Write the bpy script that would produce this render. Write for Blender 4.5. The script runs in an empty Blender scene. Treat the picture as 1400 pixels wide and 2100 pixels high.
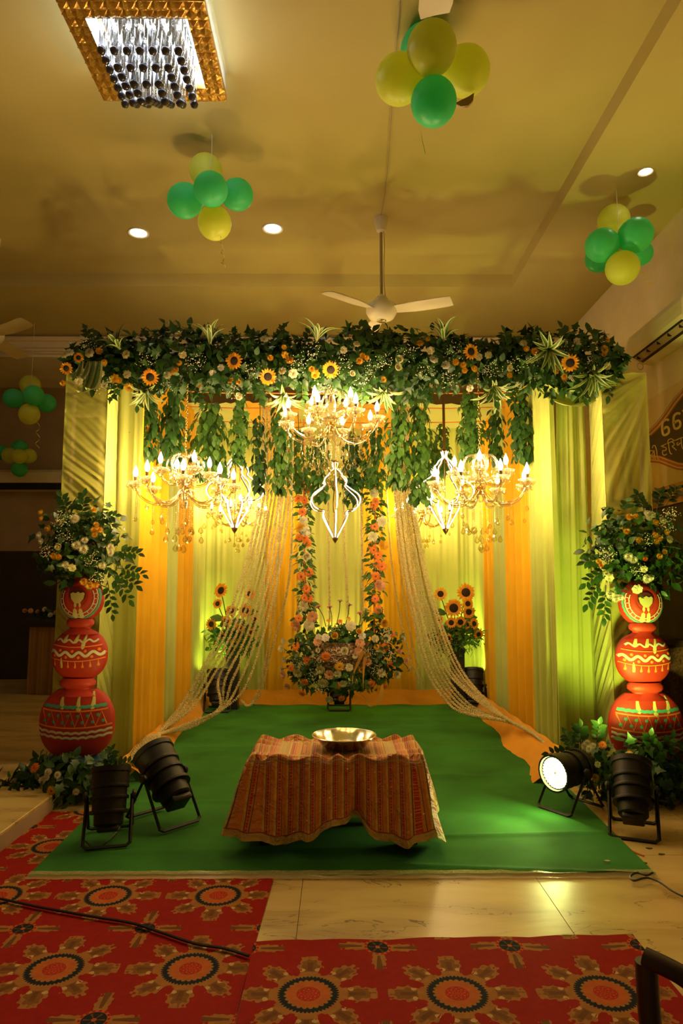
import bpy, math, random
import numpy as np
from mathutils import Vector, Matrix, Euler
random.seed(7); RNG = np.random.default_rng(11)
PI = math.pi
SC = bpy.context.scene
COL = SC.collection

# ------------------------------------------------------------------ camera
CAM_H = 1.4; FPX = 1400.0
PITCH = math.atan(150 / FPX); YAW = math.atan(10 / FPX)
cd = bpy.data.cameras.new('camera'); cam = bpy.data.objects.new('camera', cd); COL.objects.link(cam)
cd.sensor_width = 36; cd.sensor_height = 36; cd.sensor_fit = 'AUTO'; cd.lens = FPX * 36 / 2100; cd.clip_start = 0.05
cam.location = (0, 0, CAM_H); cam.rotation_euler = (PI / 2 + PITCH, 0, -YAW)
SC.camera = cam
# ------------------------------------------------------------------ world, exposure
w = bpy.data.worlds.new('world'); SC.world = w; w.use_nodes = True
bg = w.node_tree.nodes['Background']
bg.inputs[0].default_value = (1.0, 0.60, 0.22, 1); bg.inputs[1].default_value = 0.075
SC.view_settings.view_transform = 'Standard'; SC.view_settings.look = 'None'
SC.view_settings.exposure = 0.0; SC.view_settings.gamma = 1.0; SC.view_settings.use_curve_mapping = False
cy = SC.cycles
cy.max_bounces = 5; cy.diffuse_bounces = 3; cy.glossy_bounces = 2; cy.transmission_bounces = 3; cy.transparent_max_bounces = 8
cy.use_adaptive_sampling = True; cy.adaptive_threshold = 0.03
cy.caustics_reflective = False; cy.caustics_refractive = False; cy.sample_clamp_indirect = 4.0
BULB = 400.0      # candle bulb emission
PAR_W = 1.0      # scale of the floor flood lights

# ------------------------------------------------------------------ projection helper (true depth given each time)
_fw = np.array([math.sin(YAW) * math.cos(PITCH), math.cos(YAW) * math.cos(PITCH), math.sin(PITCH)])
_rt = np.array([math.cos(YAW), -math.sin(YAW), 0.0]); _up = np.cross(_rt, _fw)
def _ray(x, y): return _fw + _rt * (x - 700) / FPX - _up * (y - 1050) / FPX
_C = np.array([0, 0, CAM_H])
def atY(x, y, Y): r = _ray(x, y); return Vector(_C + r * Y / r[1])
def atZ(x, y, Z): r = _ray(x, y); return Vector(_C + r * (Z - CAM_H) / r[2])
def atX(x, y, X): r = _ray(x, y); return Vector(_C + r * X / r[0])
def atD(x, y, D): return Vector(_C + _ray(x, y) * D)

# ------------------------------------------------------------------ objects
def tag(o, label=None, cat=None, group=None, kind=None):
    if label: o['label'] = label
    if cat: o['category'] = cat
    if group: o['group'] = group
    if kind: o['kind'] = kind
    return o
def empty(name, loc, label=None, cat=None, group=None, rz=0.0):
    o = bpy.data.objects.new(name, None); COL.objects.link(o); o.empty_display_size = 0.1
    o.location = loc; o.rotation_euler = (0, 0, rz)
    return tag(o, label, cat, group)
def wloc(o):
    p = Vector((0, 0, 0))
    while o is not None: p += o.location; o = o.parent
    return p
def link(name, me, parent=None, M=None):
    o = bpy.data.objects.new(name, me); COL.objects.link(o)
    if parent is not None: o.parent = parent
    if M is not None: o.matrix_local = M
    return o
def copy_tree(o, parent=None):
    c = o.copy(); COL.objects.link(c); c.parent = parent
    for k in KIDS(o): copy_tree(k, c)
    return c
def KIDS(o): return [x for x in list(COL.objects) if x.parent == o] if not hasattr(o, 'children') else list(o.children)

class MB:
    """collects geometry, then becomes ONE mesh object"""
    def __init__(s): s.v = []; s.f = []; s.m = []; s.uv = []
    def add(s, vs, fs, mi=0, M=None):
        b = len(s.v)
        s.v.extend([(M @ Vector(p))[:] for p in vs] if M is not None else [tuple(p) for p in vs])
        s.f.extend([tuple(i + b for i in f) for f in fs]); s.m.extend([mi] * len(fs)); return s
    def box(s, c, d, mi=0, M=None, bev=0.0):
        x, y, z = c; a, b, h = d[0] / 2, d[1] / 2, d[2] / 2
        if bev <= 0:
            vs = [(x + i * a, y + j * b, z + k * h) for i in (-1, 1) for j in (-1, 1) for k in (-1, 1)]
            return s.add(vs, [(0, 1, 3, 2), (4, 6, 7, 5), (0, 4, 5, 1), (2, 3, 7, 6), (0, 2, 6, 4), (1, 5, 7, 3)], mi, M)
        vs = []; e = bev
        for k, (zz, ins) in enumerate(((-h, e), (-h + e, 0), (h - e, 0), (h, e))):
            for (i, j, di, dj) in ((-1, -1, e, 0), (1, -1, -e, 0), (1, -1, 0, e), (1, 1, 0, -e), (1, 1, -e, 0), (-1, 1, e, 0), (-1, 1, 0, -e), (-1, -1, 0, e)):
                px = i * a + di - i * ins; py = j * b + dj - j * ins
                vs.append((x + px, y + py, z + zz))
        fs = [tuple(range(7, -1, -1)), tuple(range(24, 32))]
        for k in range(3):
            for q in range(8):
                fs.append((k * 8 + q, k * 8 + (q + 1) % 8, k * 8 + 8 + (q + 1) % 8, k * 8 + 8 + q))
        return s.add(vs, fs, mi, M)
    def tube(s, path, r, n=6, mi=0, M=None, caps=True, closed=False):
        P = [Vector(p) for p in path]; k = len(P)
        R = r if isinstance(r, (list, tuple)) else [r] * k
        vs = []; fs = []; ref = None
        for i in range(k):
            if closed: t = P[(i + 1) % k] - P[i - 1]
            else: t = P[min(i + 1, k - 1)] - P[max(i - 1, 0)]
            if t.length < 1e-9: t = Vector((0, 0, 1))
            t.normalize()
            if ref is None:
                ref = Vector((0, 0, 1)) if abs(t.z) < 0.9 else Vector((1, 0, 0))
                ref = (ref - t * ref.dot(t)).normalized()
            else:
                ref = ref - t * ref.dot(t)
                ref = ref.normalized() if ref.length > 1e-6 else t.orthogonal().normalized()
            b = t.cross(ref)
            for q in range(n):
                a = 2 * PI * q / n
                vs.append(P[i] + (ref * math.cos(a) + b * math.sin(a)) * R[i])
        for i in range(k if closed else k - 1):
            j = (i + 1) % k
            for q in range(n):
                fs.append((i * n + q, i * n + (q + 1) % n, j * n + (q + 1) % n, j * n + q))
        if caps and not closed: fs.append(tuple(range(n - 1, -1, -1))); fs.append(tuple((k - 1) * n + q for q in range(n)))
        return s.add(vs, fs, mi, M)
    def lathe(s, prof, n=16, mi=0, M=None, wob=None):
        vs = []; fs = []; k = len(prof)
        for (r, z) in prof:
            for q in range(n):
                a = 2 * PI * q / n; rr = r * (wob(a, z) if wob else 1)
                vs.append((rr * math.cos(a), rr * math.sin(a), z))
        for i in range(k - 1):
            for q in range(n):
                fs.append((i * n + q, i * n + (q + 1) % n, (i + 1) * n + (q + 1) % n, (i + 1) * n + q))
        if prof[0][0] > 1e-5: fs.append(tuple(range(n - 1, -1, -1)))
        if prof[-1][0] > 1e-5: fs.append(tuple((k - 1) * n + q for q in range(n)))
        return s.add(vs, fs, mi, M)
    def grid(s, rows, mi=0, M=None, closed=False):
        nr = len(rows); nc = len(rows[0]); vs = [p for r in rows for p in r]; fs = []
        for i in range(nr - 1):
            for j in range(nc if closed else nc - 1):
                k = (j + 1) % nc
                fs.append((i * nc + j, i * nc + k, (i + 1) * nc + k, (i + 1) * nc + j))
        return s.add(vs, fs, mi, M)
    def prism(s, poly, d, mi=0, M=None):
        """polygon (list of 3D points) extruded by vector d"""
        n = len(poly); P = [Vector(p) for p in poly]; D = Vector(d)
        vs = P + [p + D for p in P]
        fs = [tuple(range(n - 1, -1, -1)), tuple(range(n, 2 * n))] + [(i, (i + 1) % n, n + (i + 1) % n, n + i) for i in range(n)]
        return s.add(vs, fs, mi, M)
    def mesh(s, name, mats, smooth=True):
        me = bpy.data.meshes.new(name); me.from_pydata(s.v, [], s.f)
        if not isinstance(mats, (list, tuple)): mats = [mats]
        for m in mats: me.materials.append(m)
        me.polygons.foreach_set('material_index', np.array(s.m, dtype=np.int32))
        if smooth: me.polygons.foreach_set('use_smooth', np.ones(len(s.f), dtype=bool))
        me.update(); return me
    def build(s, name, mats, parent=None, smooth=True, **t):
        if parent is not None:
            w_ = wloc(parent); s.v = [(p[0] - w_.x, p[1] - w_.y, p[2] - w_.z) for p in s.v]
        me = s.mesh(name, mats, smooth)
        if smooth: sharp(me)
        o = link(name, me, parent)
        return tag(o, **t)
def sharp(me, ang=0.7):
    try: me.set_sharp_from_angle(angle=ang)
    except Exception: pass
def tmesh(name, v, f, mats, mi=None, smooth=True):
    """numpy triangle soup to a mesh"""
    me = bpy.data.meshes.new(name); v = np.asarray(v, dtype=np.float32); f = np.asarray(f, dtype=np.int32)
    me.vertices.add(len(v)); me.vertices.foreach_set('co', v.ravel())
    me.loops.add(f.size); me.loops.foreach_set('vertex_index', f.ravel())
    me.polygons.add(len(f)); me.polygons.foreach_set('loop_start', np.arange(0, f.size, 3, dtype=np.int32))
    try: me.polygons.foreach_set('loop_total', np.full(len(f), 3, dtype=np.int32))
    except Exception: pass
    for m in (mats if isinstance(mats, (list, tuple)) else [mats]): me.materials.append(m)
    if mi is not None: me.polygons.foreach_set('material_index', np.asarray(mi, dtype=np.int32))
    if smooth: me.polygons.foreach_set('use_smooth', np.ones(len(f), dtype=bool))
    me.update(calc_edges=True); me.validate(); return me
def inst(tv, tf, M):
    """template (verts, tris) repeated by the (n,3,4) matrices"""
    n = len(M); k = len(tv)
    v = np.einsum('nij,kj->nki', M[:, :, :3], tv) + M[:, None, :, 3]
    f = (np.arange(n)[:, None, None] * k + tf[None]).reshape(-1, 3)
    return v.reshape(-1, 3), f
def frame(z, up=(0, 0, 1), roll=0.0):
    z = Vector(z).normalized(); u = Vector(up)
    if abs(z.dot(u)) > 0.98: u = Vector((0, 1, 0))
    x = u.cross(z).normalized(); y = z.cross(x)
    R = Matrix((x, y, z)).transposed()
    return (R @ Matrix.Rotation(roll, 3, 'Z')).to_4x4()
def bez(pts, n):
    """Catmull-Rom through the points"""
    P = [Vector(p) for p in pts]; P = [P[0] * 2 - P[1]] + P + [P[-1] * 2 - P[-2]]; out = []
    m = len(P) - 3
    for i in range(m):
        for k in range(n):
            t = k / n; a, b, c, d = P[i:i + 4]
            out.append(0.5 * ((2 * b) + (c - a) * t + (2 * a - 5 * b + 4 * c - d) * t * t + (3 * b - 3 * c + d - a) * t ** 3))
    out.append(P[-2]); return out

# ------------------------------------------------------------------ materials
def newmat(name):
    m = bpy.data.materials.new(name); m.use_nodes = True; nt = m.node_tree
    return m, nt, nt.nodes['Principled BSDF'], nt.nodes['Material Output']
def noise_bump(nt, bs, scale, strength, dist=0.01, detail=3, coord='Object', stretch=None):
    tc = nt.nodes.new('ShaderNodeTexCoord'); nz = nt.nodes.new('ShaderNodeTexNoise')
    nz.inputs['Scale'].default_value = scale; nz.inputs['Detail'].default_value = detail
    src = tc.outputs[coord]
    if stretch:
        mp = nt.nodes.new('ShaderNodeMapping'); mp.inputs['Scale'].default_value = stretch
        nt.links.new(src, mp.inputs[0]); src = mp.outputs[0]
    nt.links.new(src, nz.inputs['Vector'])
    b = nt.nodes.new('ShaderNodeBump'); b.inputs['Strength'].default_value = strength; b.inputs['Distance'].default_value = dist
    nt.links.new(nz.outputs[0], b.inputs['Height']); nt.links.new(b.outputs[0], bs.inputs['Normal'])
    return nz
def ramp(nt, src, stops):
    r = nt.nodes.new('ShaderNodeValToRGB'); e = r.color_ramp.elements
    while len(e) < len(stops): e.new(0.5)
    for i, (p, c) in enumerate(stops): e[i].position = p; e[i].color = (*c, 1)
    nt.links.new(src, r.inputs[0]); return r
def mat(name, col, rough=0.6, metal=0.0, var=0.15, vscale=6.0, bump=0.0, bscale=60.0, bdist=0.01, spec=None, sheen=0.0, emit=None, estr=0.0, coat=0.0, stretch=None):
    m, nt, bs, out = newmat(name)
    bs.inputs['Roughness'].default_value = rough; bs.inputs['Metallic'].default_value = metal
    if spec is not None: bs.inputs['Specular IOR Level'].default_value = spec
    if coat: bs.inputs['Coat Weight'].default_value = coat
    if sheen: bs.inputs['Sheen Weight'].default_value = sheen
    tc = nt.nodes.new('ShaderNodeTexCoord'); nz = nt.nodes.new('ShaderNodeTexNoise')
    nz.inputs['Scale'].default_value = vscale; nz.inputs['Detail'].default_value = 4
    nt.links.new(tc.outputs['Object'], nz.inputs['Vector'])
    r = ramp(nt, nz.outputs[0], [(0.3, tuple(c * (1 - var) for c in col)), (0.7, tuple(min(1, c * (1 + var)) for c in col))])
    nt.links.new(r.outputs[0], bs.inputs['Base Color'])
    if bump: noise_bump(nt, bs, bscale, bump, bdist, stretch=stretch)
    if emit: bs.inputs['Emission Color'].default_value = (*emit, 1); bs.inputs['Emission Strength'].default_value = estr
    return m
def emis(name, col, s, sample=True):
    m, nt, bs, out = newmat(name); nt.nodes.remove(bs)
    if not sample: m.cycles.emission_sampling = 'NONE'
    e = nt.nodes.new('ShaderNodeEmission'); e.inputs[0].default_value = (*col, 1); e.inputs[1].default_value = s
    nt.links.new(e.outputs[0], out.inputs[0]); return m
def island(name, cols, rough=0.5, trans=0.0, spec=0.4):
    """colour varies from piece to piece (leaf to leaf, petal to petal)"""
    m, nt, bs, out = newmat(name)
    g = nt.nodes.new('ShaderNodeNewGeometry'); oi = nt.nodes.new('ShaderNodeObjectInfo')
    a = nt.nodes.new('ShaderNodeMath'); a.operation = 'ADD'; nt.links.new(g.outputs['Random Per Island'], a.inputs[0]); nt.links.new(oi.outputs['Random'], a.inputs[1])
    fr = nt.nodes.new('ShaderNodeMath'); fr.operation = 'FRACT'; nt.links.new(a.outputs[0], fr.inputs[0])
    n = len(cols); r = ramp(nt, fr.outputs[0], [(i / max(1, n - 1), c) for i, c in enumerate(cols)])
    nt.links.new(r.outputs[0], bs.inputs['Base Color']); bs.inputs['Roughness'].default_value = rough
    bs.inputs['Specular IOR Level'].default_value = spec
    if trans:
        t = nt.nodes.new('ShaderNodeBsdfTranslucent'); nt.links.new(r.outputs[0], t.inputs[0])
        mx = nt.nodes.new('ShaderNodeMixShader'); mx.inputs[0].default_value = trans
        nt.links.new(bs.outputs[0], mx.inputs[1]); nt.links.new(t.outputs[0], mx.inputs[2]); nt.links.new(mx.outputs[0], out.inputs[0])
    return m
def cloth(name, col, trans=0.25, alpha=1.0, rough=0.75, var=0.06, bscale=(40, 40, 3), bump=0.15, sheen=0.15):
    m, nt, bs, out = newmat(name)
    bs.inputs['Roughness'].default_value = rough; bs.inputs['Sheen Weight'].default_value = sheen; bs.inputs['Specular IOR Level'].default_value = 0.25
    tc = nt.nodes.new('ShaderNodeTexCoord'); nz = nt.nodes.new('ShaderNodeTexNoise'); nz.inputs['Scale'].default_value = 3.0
    nt.links.new(tc.outputs['Object'], nz.inputs['Vector'])
    r = ramp(nt, nz.outputs[0], [(0.3, tuple(c * (1 - var) for c in col)), (0.7, tuple(min(1, c * (1 + var)) for c in col))])
    nt.links.new(r.outputs[0], bs.inputs['Base Color'])
    noise_bump(nt, bs, 1.0, bump, 0.02, 4, stretch=bscale)
    last = bs.outputs[0]
    if trans:
        t = nt.nodes.new('ShaderNodeBsdfTranslucent'); nt.links.new(r.outputs[0], t.inputs[0])
        mx = nt.nodes.new('ShaderNodeMixShader'); mx.inputs[0].default_value = trans
        nt.links.new(last, mx.inputs[1]); nt.links.new(t.outputs[0], mx.inputs[2]); last = mx.outputs[0]
    if alpha < 1:
        t = nt.nodes.new('ShaderNodeBsdfTransparent'); mx = nt.nodes.new('ShaderNodeMixShader'); mx.inputs[0].default_value = alpha
        nt.links.new(t.outputs[0], mx.inputs[1]); nt.links.new(last, mx.inputs[2]); last = mx.outputs[0]
    nt.links.new(last, out.inputs[0]); return m
def crystal(name, tint=(1, 0.93, 0.75), body=0.35, glow=0.0):
    """clear cut glass: mostly see-through with sharp facets that glint"""
    m, nt, bs, out = newmat(name); nt.nodes.remove(bs)
    lw = nt.nodes.new('ShaderNodeLayerWeight'); lw.inputs[0].default_value = body
    tr = nt.nodes.new('ShaderNodeBsdfTransparent'); tr.inputs[0].default_value = (*tint, 1)
    gl = nt.nodes.new('ShaderNodeBsdfGlossy'); gl.inputs['Roughness'].default_value = 0.06; gl.inputs[0].default_value = (0.72, 0.68, 0.58, 1)
    tl = nt.nodes.new('ShaderNodeBsdfTranslucent'); tl.inputs[0].default_value = (0.60, 0.52, 0.36, 1)
    a = nt.nodes.new('ShaderNodeMixShader'); a.inputs[0].default_value = 0.24
    nt.links.new(gl.outputs[0], a.inputs[1]); nt.links.new(tl.outputs[0], a.inputs[2])
    mx = nt.nodes.new('ShaderNodeMixShader'); nt.links.new(lw.outputs['Facing'], mx.inputs[0])
    nt.links.new(tr.outputs[0], mx.inputs[1]); nt.links.new(a.outputs[0], mx.inputs[2])
    nt.links.new(mx.outputs[0], out.inputs[0]); return m

class X:
    """shader arithmetic: X(nt, socket or number) with + - * / and functions"""
    def __init__(s, nt, v): s.nt = nt; s.v = v
    def _op(s, op, *o):
        n = s.nt.nodes.new('ShaderNodeMath'); n.operation = op
        for i, q in enumerate((s,) + o):
            q = q.v if isinstance(q, X) else q
            if isinstance(q, (int, float)): n.inputs[i].default_value = q
            else: s.nt.links.new(q, n.inputs[i])
        return X(s.nt, n.outputs[0])
    def __add__(s, o): return s._op('ADD', o)
    def __sub__(s, o): return s._op('SUBTRACT', o)
    def __mul__(s, o): return s._op('MULTIPLY', o)
    def __truediv__(s, o): return s._op('DIVIDE', o)
    def __lt__(s, o): return s._op('LESS_THAN', o)
    def __gt__(s, o): return s._op('GREATER_THAN', o)
    def f(s, op, *o): return s._op(op, *o)
def cmix(nt, a, b, fac):
    n = nt.nodes.new('ShaderNodeMix'); n.data_type = 'RGBA'
    nt.links.new(fac.v, n.inputs[0])
    for q, i in ((a, 6), (b, 7)):
        if isinstance(q, tuple): n.inputs[i].default_value = (*q, 1)
        else: nt.links.new(q, n.inputs[i])
    return n.outputs[2]
# ================================================================== shared materials
M = {}
M['plaster'] = mat('plaster', (0.48, 0.385, 0.13), 0.85, var=0.05, vscale=1.2, bump=0.05, bscale=30)
M['cream'] = mat('cream_paint', (0.78, 0.66, 0.44), 0.7, var=0.04)
M['walldark'] = mat('dark_panel', (0.030, 0.020, 0.014), 0.5, var=0.3, vscale=3)
M['wallbrown'] = mat('brown_wall', (0.38, 0.27, 0.17), 0.85, var=0.06)
M['black'] = mat('black_metal', (0.007, 0.006, 0.006), 0.5, var=0.3, bump=0.05, bscale=80, spec=0.5)
M['blackp'] = mat('black_plastic', (0.015, 0.013, 0.012), 0.45, var=0.2)
M['cable'] = mat('black_cable', (0.012, 0.012, 0.012), 0.5)
M['gold'] = mat('gold_metal', (0.80, 0.50, 0.16), 0.25, 1.0, var=0.1)
M['brass'] = mat('dark_brass', (0.30, 0.17, 0.06), 0.35, 1.0, var=0.2)
M['whiteplastic'] = mat('white_plastic', (0.75, 0.66, 0.46), 0.4, var=0.03)
M['steel'] = mat('stainless_steel', (0.72, 0.66, 0.55), 0.16, 1.0, var=0.06, vscale=40)
M['wood'] = mat('dark_wood', (0.045, 0.018, 0.010), 0.4, var=0.4, vscale=9, stretch=(1, 1, 8), bump=0.05)
M['green'] = cloth('lime_green_cloth', (0.56, 0.60, 0.15), 0.25)
M['green2'] = cloth('deep_lime_cloth', (0.50, 0.56, 0.12), 0.25)
M['yellow'] = cloth('marigold_yellow_cloth', (0.85, 0.47, 0.012), 0.25)
M['sheer'] = cloth('sheer_lime_cloth', (0.62, 0.64, 0.12), 0.3, alpha=0.58, bscale=(6, 6, 22), bump=0.5)
M['orange'] = cloth('orange_cloth', (0.80, 0.35, 0.02), 0.1, bscale=(10, 10, 10), bump=0.5)
M['amber'] = mat('amber_string', (0.7, 0.22, 0.02), 0.8)

def marble_mat():
    m, nt, bs, out = newmat('beige_marble')
    tc = nt.nodes.new('ShaderNodeTexCoord'); mp = nt.nodes.new('ShaderNodeMapping'); mp.inputs['Rotation'].default_value = (0, 0, 0.6)
    mp.inputs['Scale'].default_value = (1, 3.2, 1); nt.links.new(tc.outputs['Object'], mp.inputs[0])
    n1 = nt.nodes.new('ShaderNodeTexNoise'); n1.inputs['Scale'].default_value = 1.6; n1.inputs['Detail'].default_value = 8; n1.inputs['Distortion'].default_value = 0.6
    nt.links.new(mp.outputs[0], n1.inputs['Vector'])
    base = ramp(nt, n1.outputs[0], [(0.30, (0.42, 0.29, 0.10)), (0.50, (0.62, 0.46, 0.175)), (0.75, (0.72, 0.56, 0.24))])
    n2 = nt.nodes.new('ShaderNodeTexNoise'); n2.inputs['Scale'].default_value = 2.3; n2.inputs['Detail'].default_value = 6; n2.inputs['Distortion'].default_value = 1.2
    nt.links.new(mp.outputs[0], n2.inputs['Vector'])
    v = X(nt, n2.outputs[0]); vein = ((v - 0.5).f('ABSOLUTE') < 0.006) * (X(nt, n1.outputs[0]) < 0.47)
    c = cmix(nt, base.outputs[0], (0.16, 0.10, 0.04), vein * 0.8)
    nt.links.new(c, bs.inputs['Base Color']); bs.inputs['Roughness'].default_value = 0.34; bs.inputs['Coat Weight'].default_value = 0.12; bs.inputs['Coat Roughness'].default_value = 0.25
    return m
M['marble'] = marble_mat()

# ================================================================== room shell
ZS, ZR = 4.56, 4.70           # soffit and raised ceiling
XW = 2.91                     # right wall
RX, RY = 1.87, 6.97           # edge of the raised part
def slab(name, x0, x1, y0, y1, z0, z1, m, parent=None, **t):
    return MB().box(((x0 + x1) / 2, (y0 + y1) / 2, (z0 + z1) / 2), (x1 - x0, y1 - y0, z1 - z0)).build(name, m, parent, smooth=False, **t)
fl = slab('floor', -6.2, 3.2, 0.6, 10.0, -0.12, -0.012, M['marble'], kind='structure')
# stone slabs of the floor, joints recessed
k = 0
for i, x0 in enumerate(np.arange(-2.4, 3.2, 1.12)):
    for j, y0 in enumerate(np.arange(0.62, 9.9, 1.55)):
        x1 = min(x0 + 1.12, 3.19); y1 = min(y0 + 1.55, 9.98)
        if x1 - x0 < 0.05: continue
        MB().box(((x0 + x1) / 2, (y0 + y1) / 2, -0.006), (x1 - x0 - 0.003, y1 - y0 - 0.003, 0.012)).build('marble_slab', M['marble'], fl, smooth=False)
# raised marble floor of the hall on the left, with a step down to the carpet
pf = MB().prism([(-6.1, 1.5, -0.011), (-1.77, 1.5, -0.011), (-1.77, 4.62, -0.011), (-2.24, 4.62, -0.011), (-2.24, 9.72, -0.011), (-6.1, 9.72, -0.011)], (0, 0, 0.091))
pf = pf.build('floor_platform', M['wallbrown'], smooth=False, kind='structure')
for (y0, y1) in ((1.5, 3.02), (3.02, 4.62), (4.62, 6.1), (6.1, 7.9), (7.9, 9.72)):
    for (x0, x1) in ((-6.1, -4.3), (-4.3, -1.77 if y1 <= 4.62 else -2.24)):
        MB().box(((x0 + x1) / 2, (y0 + y1) / 2, 0.09), (x1 - x0 - 0.004, y1 - y0 - 0.004, 0.02), bev=0.004).build('marble_slab', M['marble'], pf, smooth=False)
slab('ceiling', -6.2, RX, 0.4, RY, ZR, ZR + 0.1, M['plaster'], kind='structure')
sof = MB()
sof.box(((RX + XW + 0.1) / 2, (0.4 + 8.43) / 2, ZS + 0.12), (XW + 0.1 - RX, 8.03, 0.24))
sof.box(((-6.2 + RX) / 2, (RY + 8.43) / 2, ZS + 0.12), (RX + 6.2, 8.43 - RY, 0.24))
sof.build('ceiling_soffit', M['plaster'], smooth=False, kind='structure')
slab('beam', -6.2, XW, 8.43, 9.8, 4.26, 4.70, M['cream'], kind='structure')
t = MB(); t.box((-1.7, 8.40, 4.50), (9.2, 0.06, 0.05)); t.box((-1.7, 8.41, 4.36), (9.2, 0.04, 0.03)); t.box((-1.7, 8.40, 4.275), (9.2, 0.05, 0.03))
t.build('trim_1', M['cream'], smooth=False, kind='structure')
slab('wall_right', XW, XW + 0.12, 0.4, 9.8, -0.1, 4.8, M['cream'], kind='structure')
slab('wall_back', -6.2, XW, 9.73, 9.85, 1.88, 4.3, M['wallbrown'], kind='structure')
slab('wall_back_panelling', -6.2, XW, 9.70, 9.85, -0.1, 1.88, M['walldark'], kind='structure')
slab('wall_left', -6.3, -6.15, 0.4, 9.8, -0.1, 4.8, M['wallbrown'], kind='structure')
# right wall: timber cornice, dark panelling under it
t = MB(); t.box((XW - 0.03, 4.4, 2.17), (0.10, 4.6, 0.05)); t.box((XW - 0.02, 4.4, 2.115), (0.06, 4.6, 0.06)); t.box((XW - 0.04, 4.4, 2.225), (0.13, 4.6, 0.03))
t.build('trim_2', M['brass'], smooth=False, kind='structure')
slab('wall_right_panelling', XW - 0.025, XW + 0.01, 2.1, 6.7, 0.0, 2.085, M['walldark'], kind='structure')

# granite drum against the right wall
gp = empty('granite_pillar', (2.66, 5.55, 0), 'speckled brown granite pillar against the right wall behind the red pots', 'pillar')
M['granite'] = mat('brown_granite', (0.10, 0.045, 0.022), 0.35, var=0.75, vscale=70)
MB().lathe([(0.20, 0.10), (0.205, 0.12), (0.205, 0.90), (0.20, 0.92)], 28, M=Matrix.Translation((2.66, 5.55, 0))).build('shaft', M['granite'], gp)
MB().lathe([(0.225, 0.0), (0.225, 0.08), (0.20, 0.10)], 28, M=Matrix.Translation((2.66, 5.55, 0))).build('plinth', M['granite'], gp)
MB().lathe([(0.20, 0.92), (0.23, 0.94), (0.23, 0.975), (0.215, 0.985)], 28, M=Matrix.Translation((2.66, 5.55, 0))).build('cap', M['wood'], gp)

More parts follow.
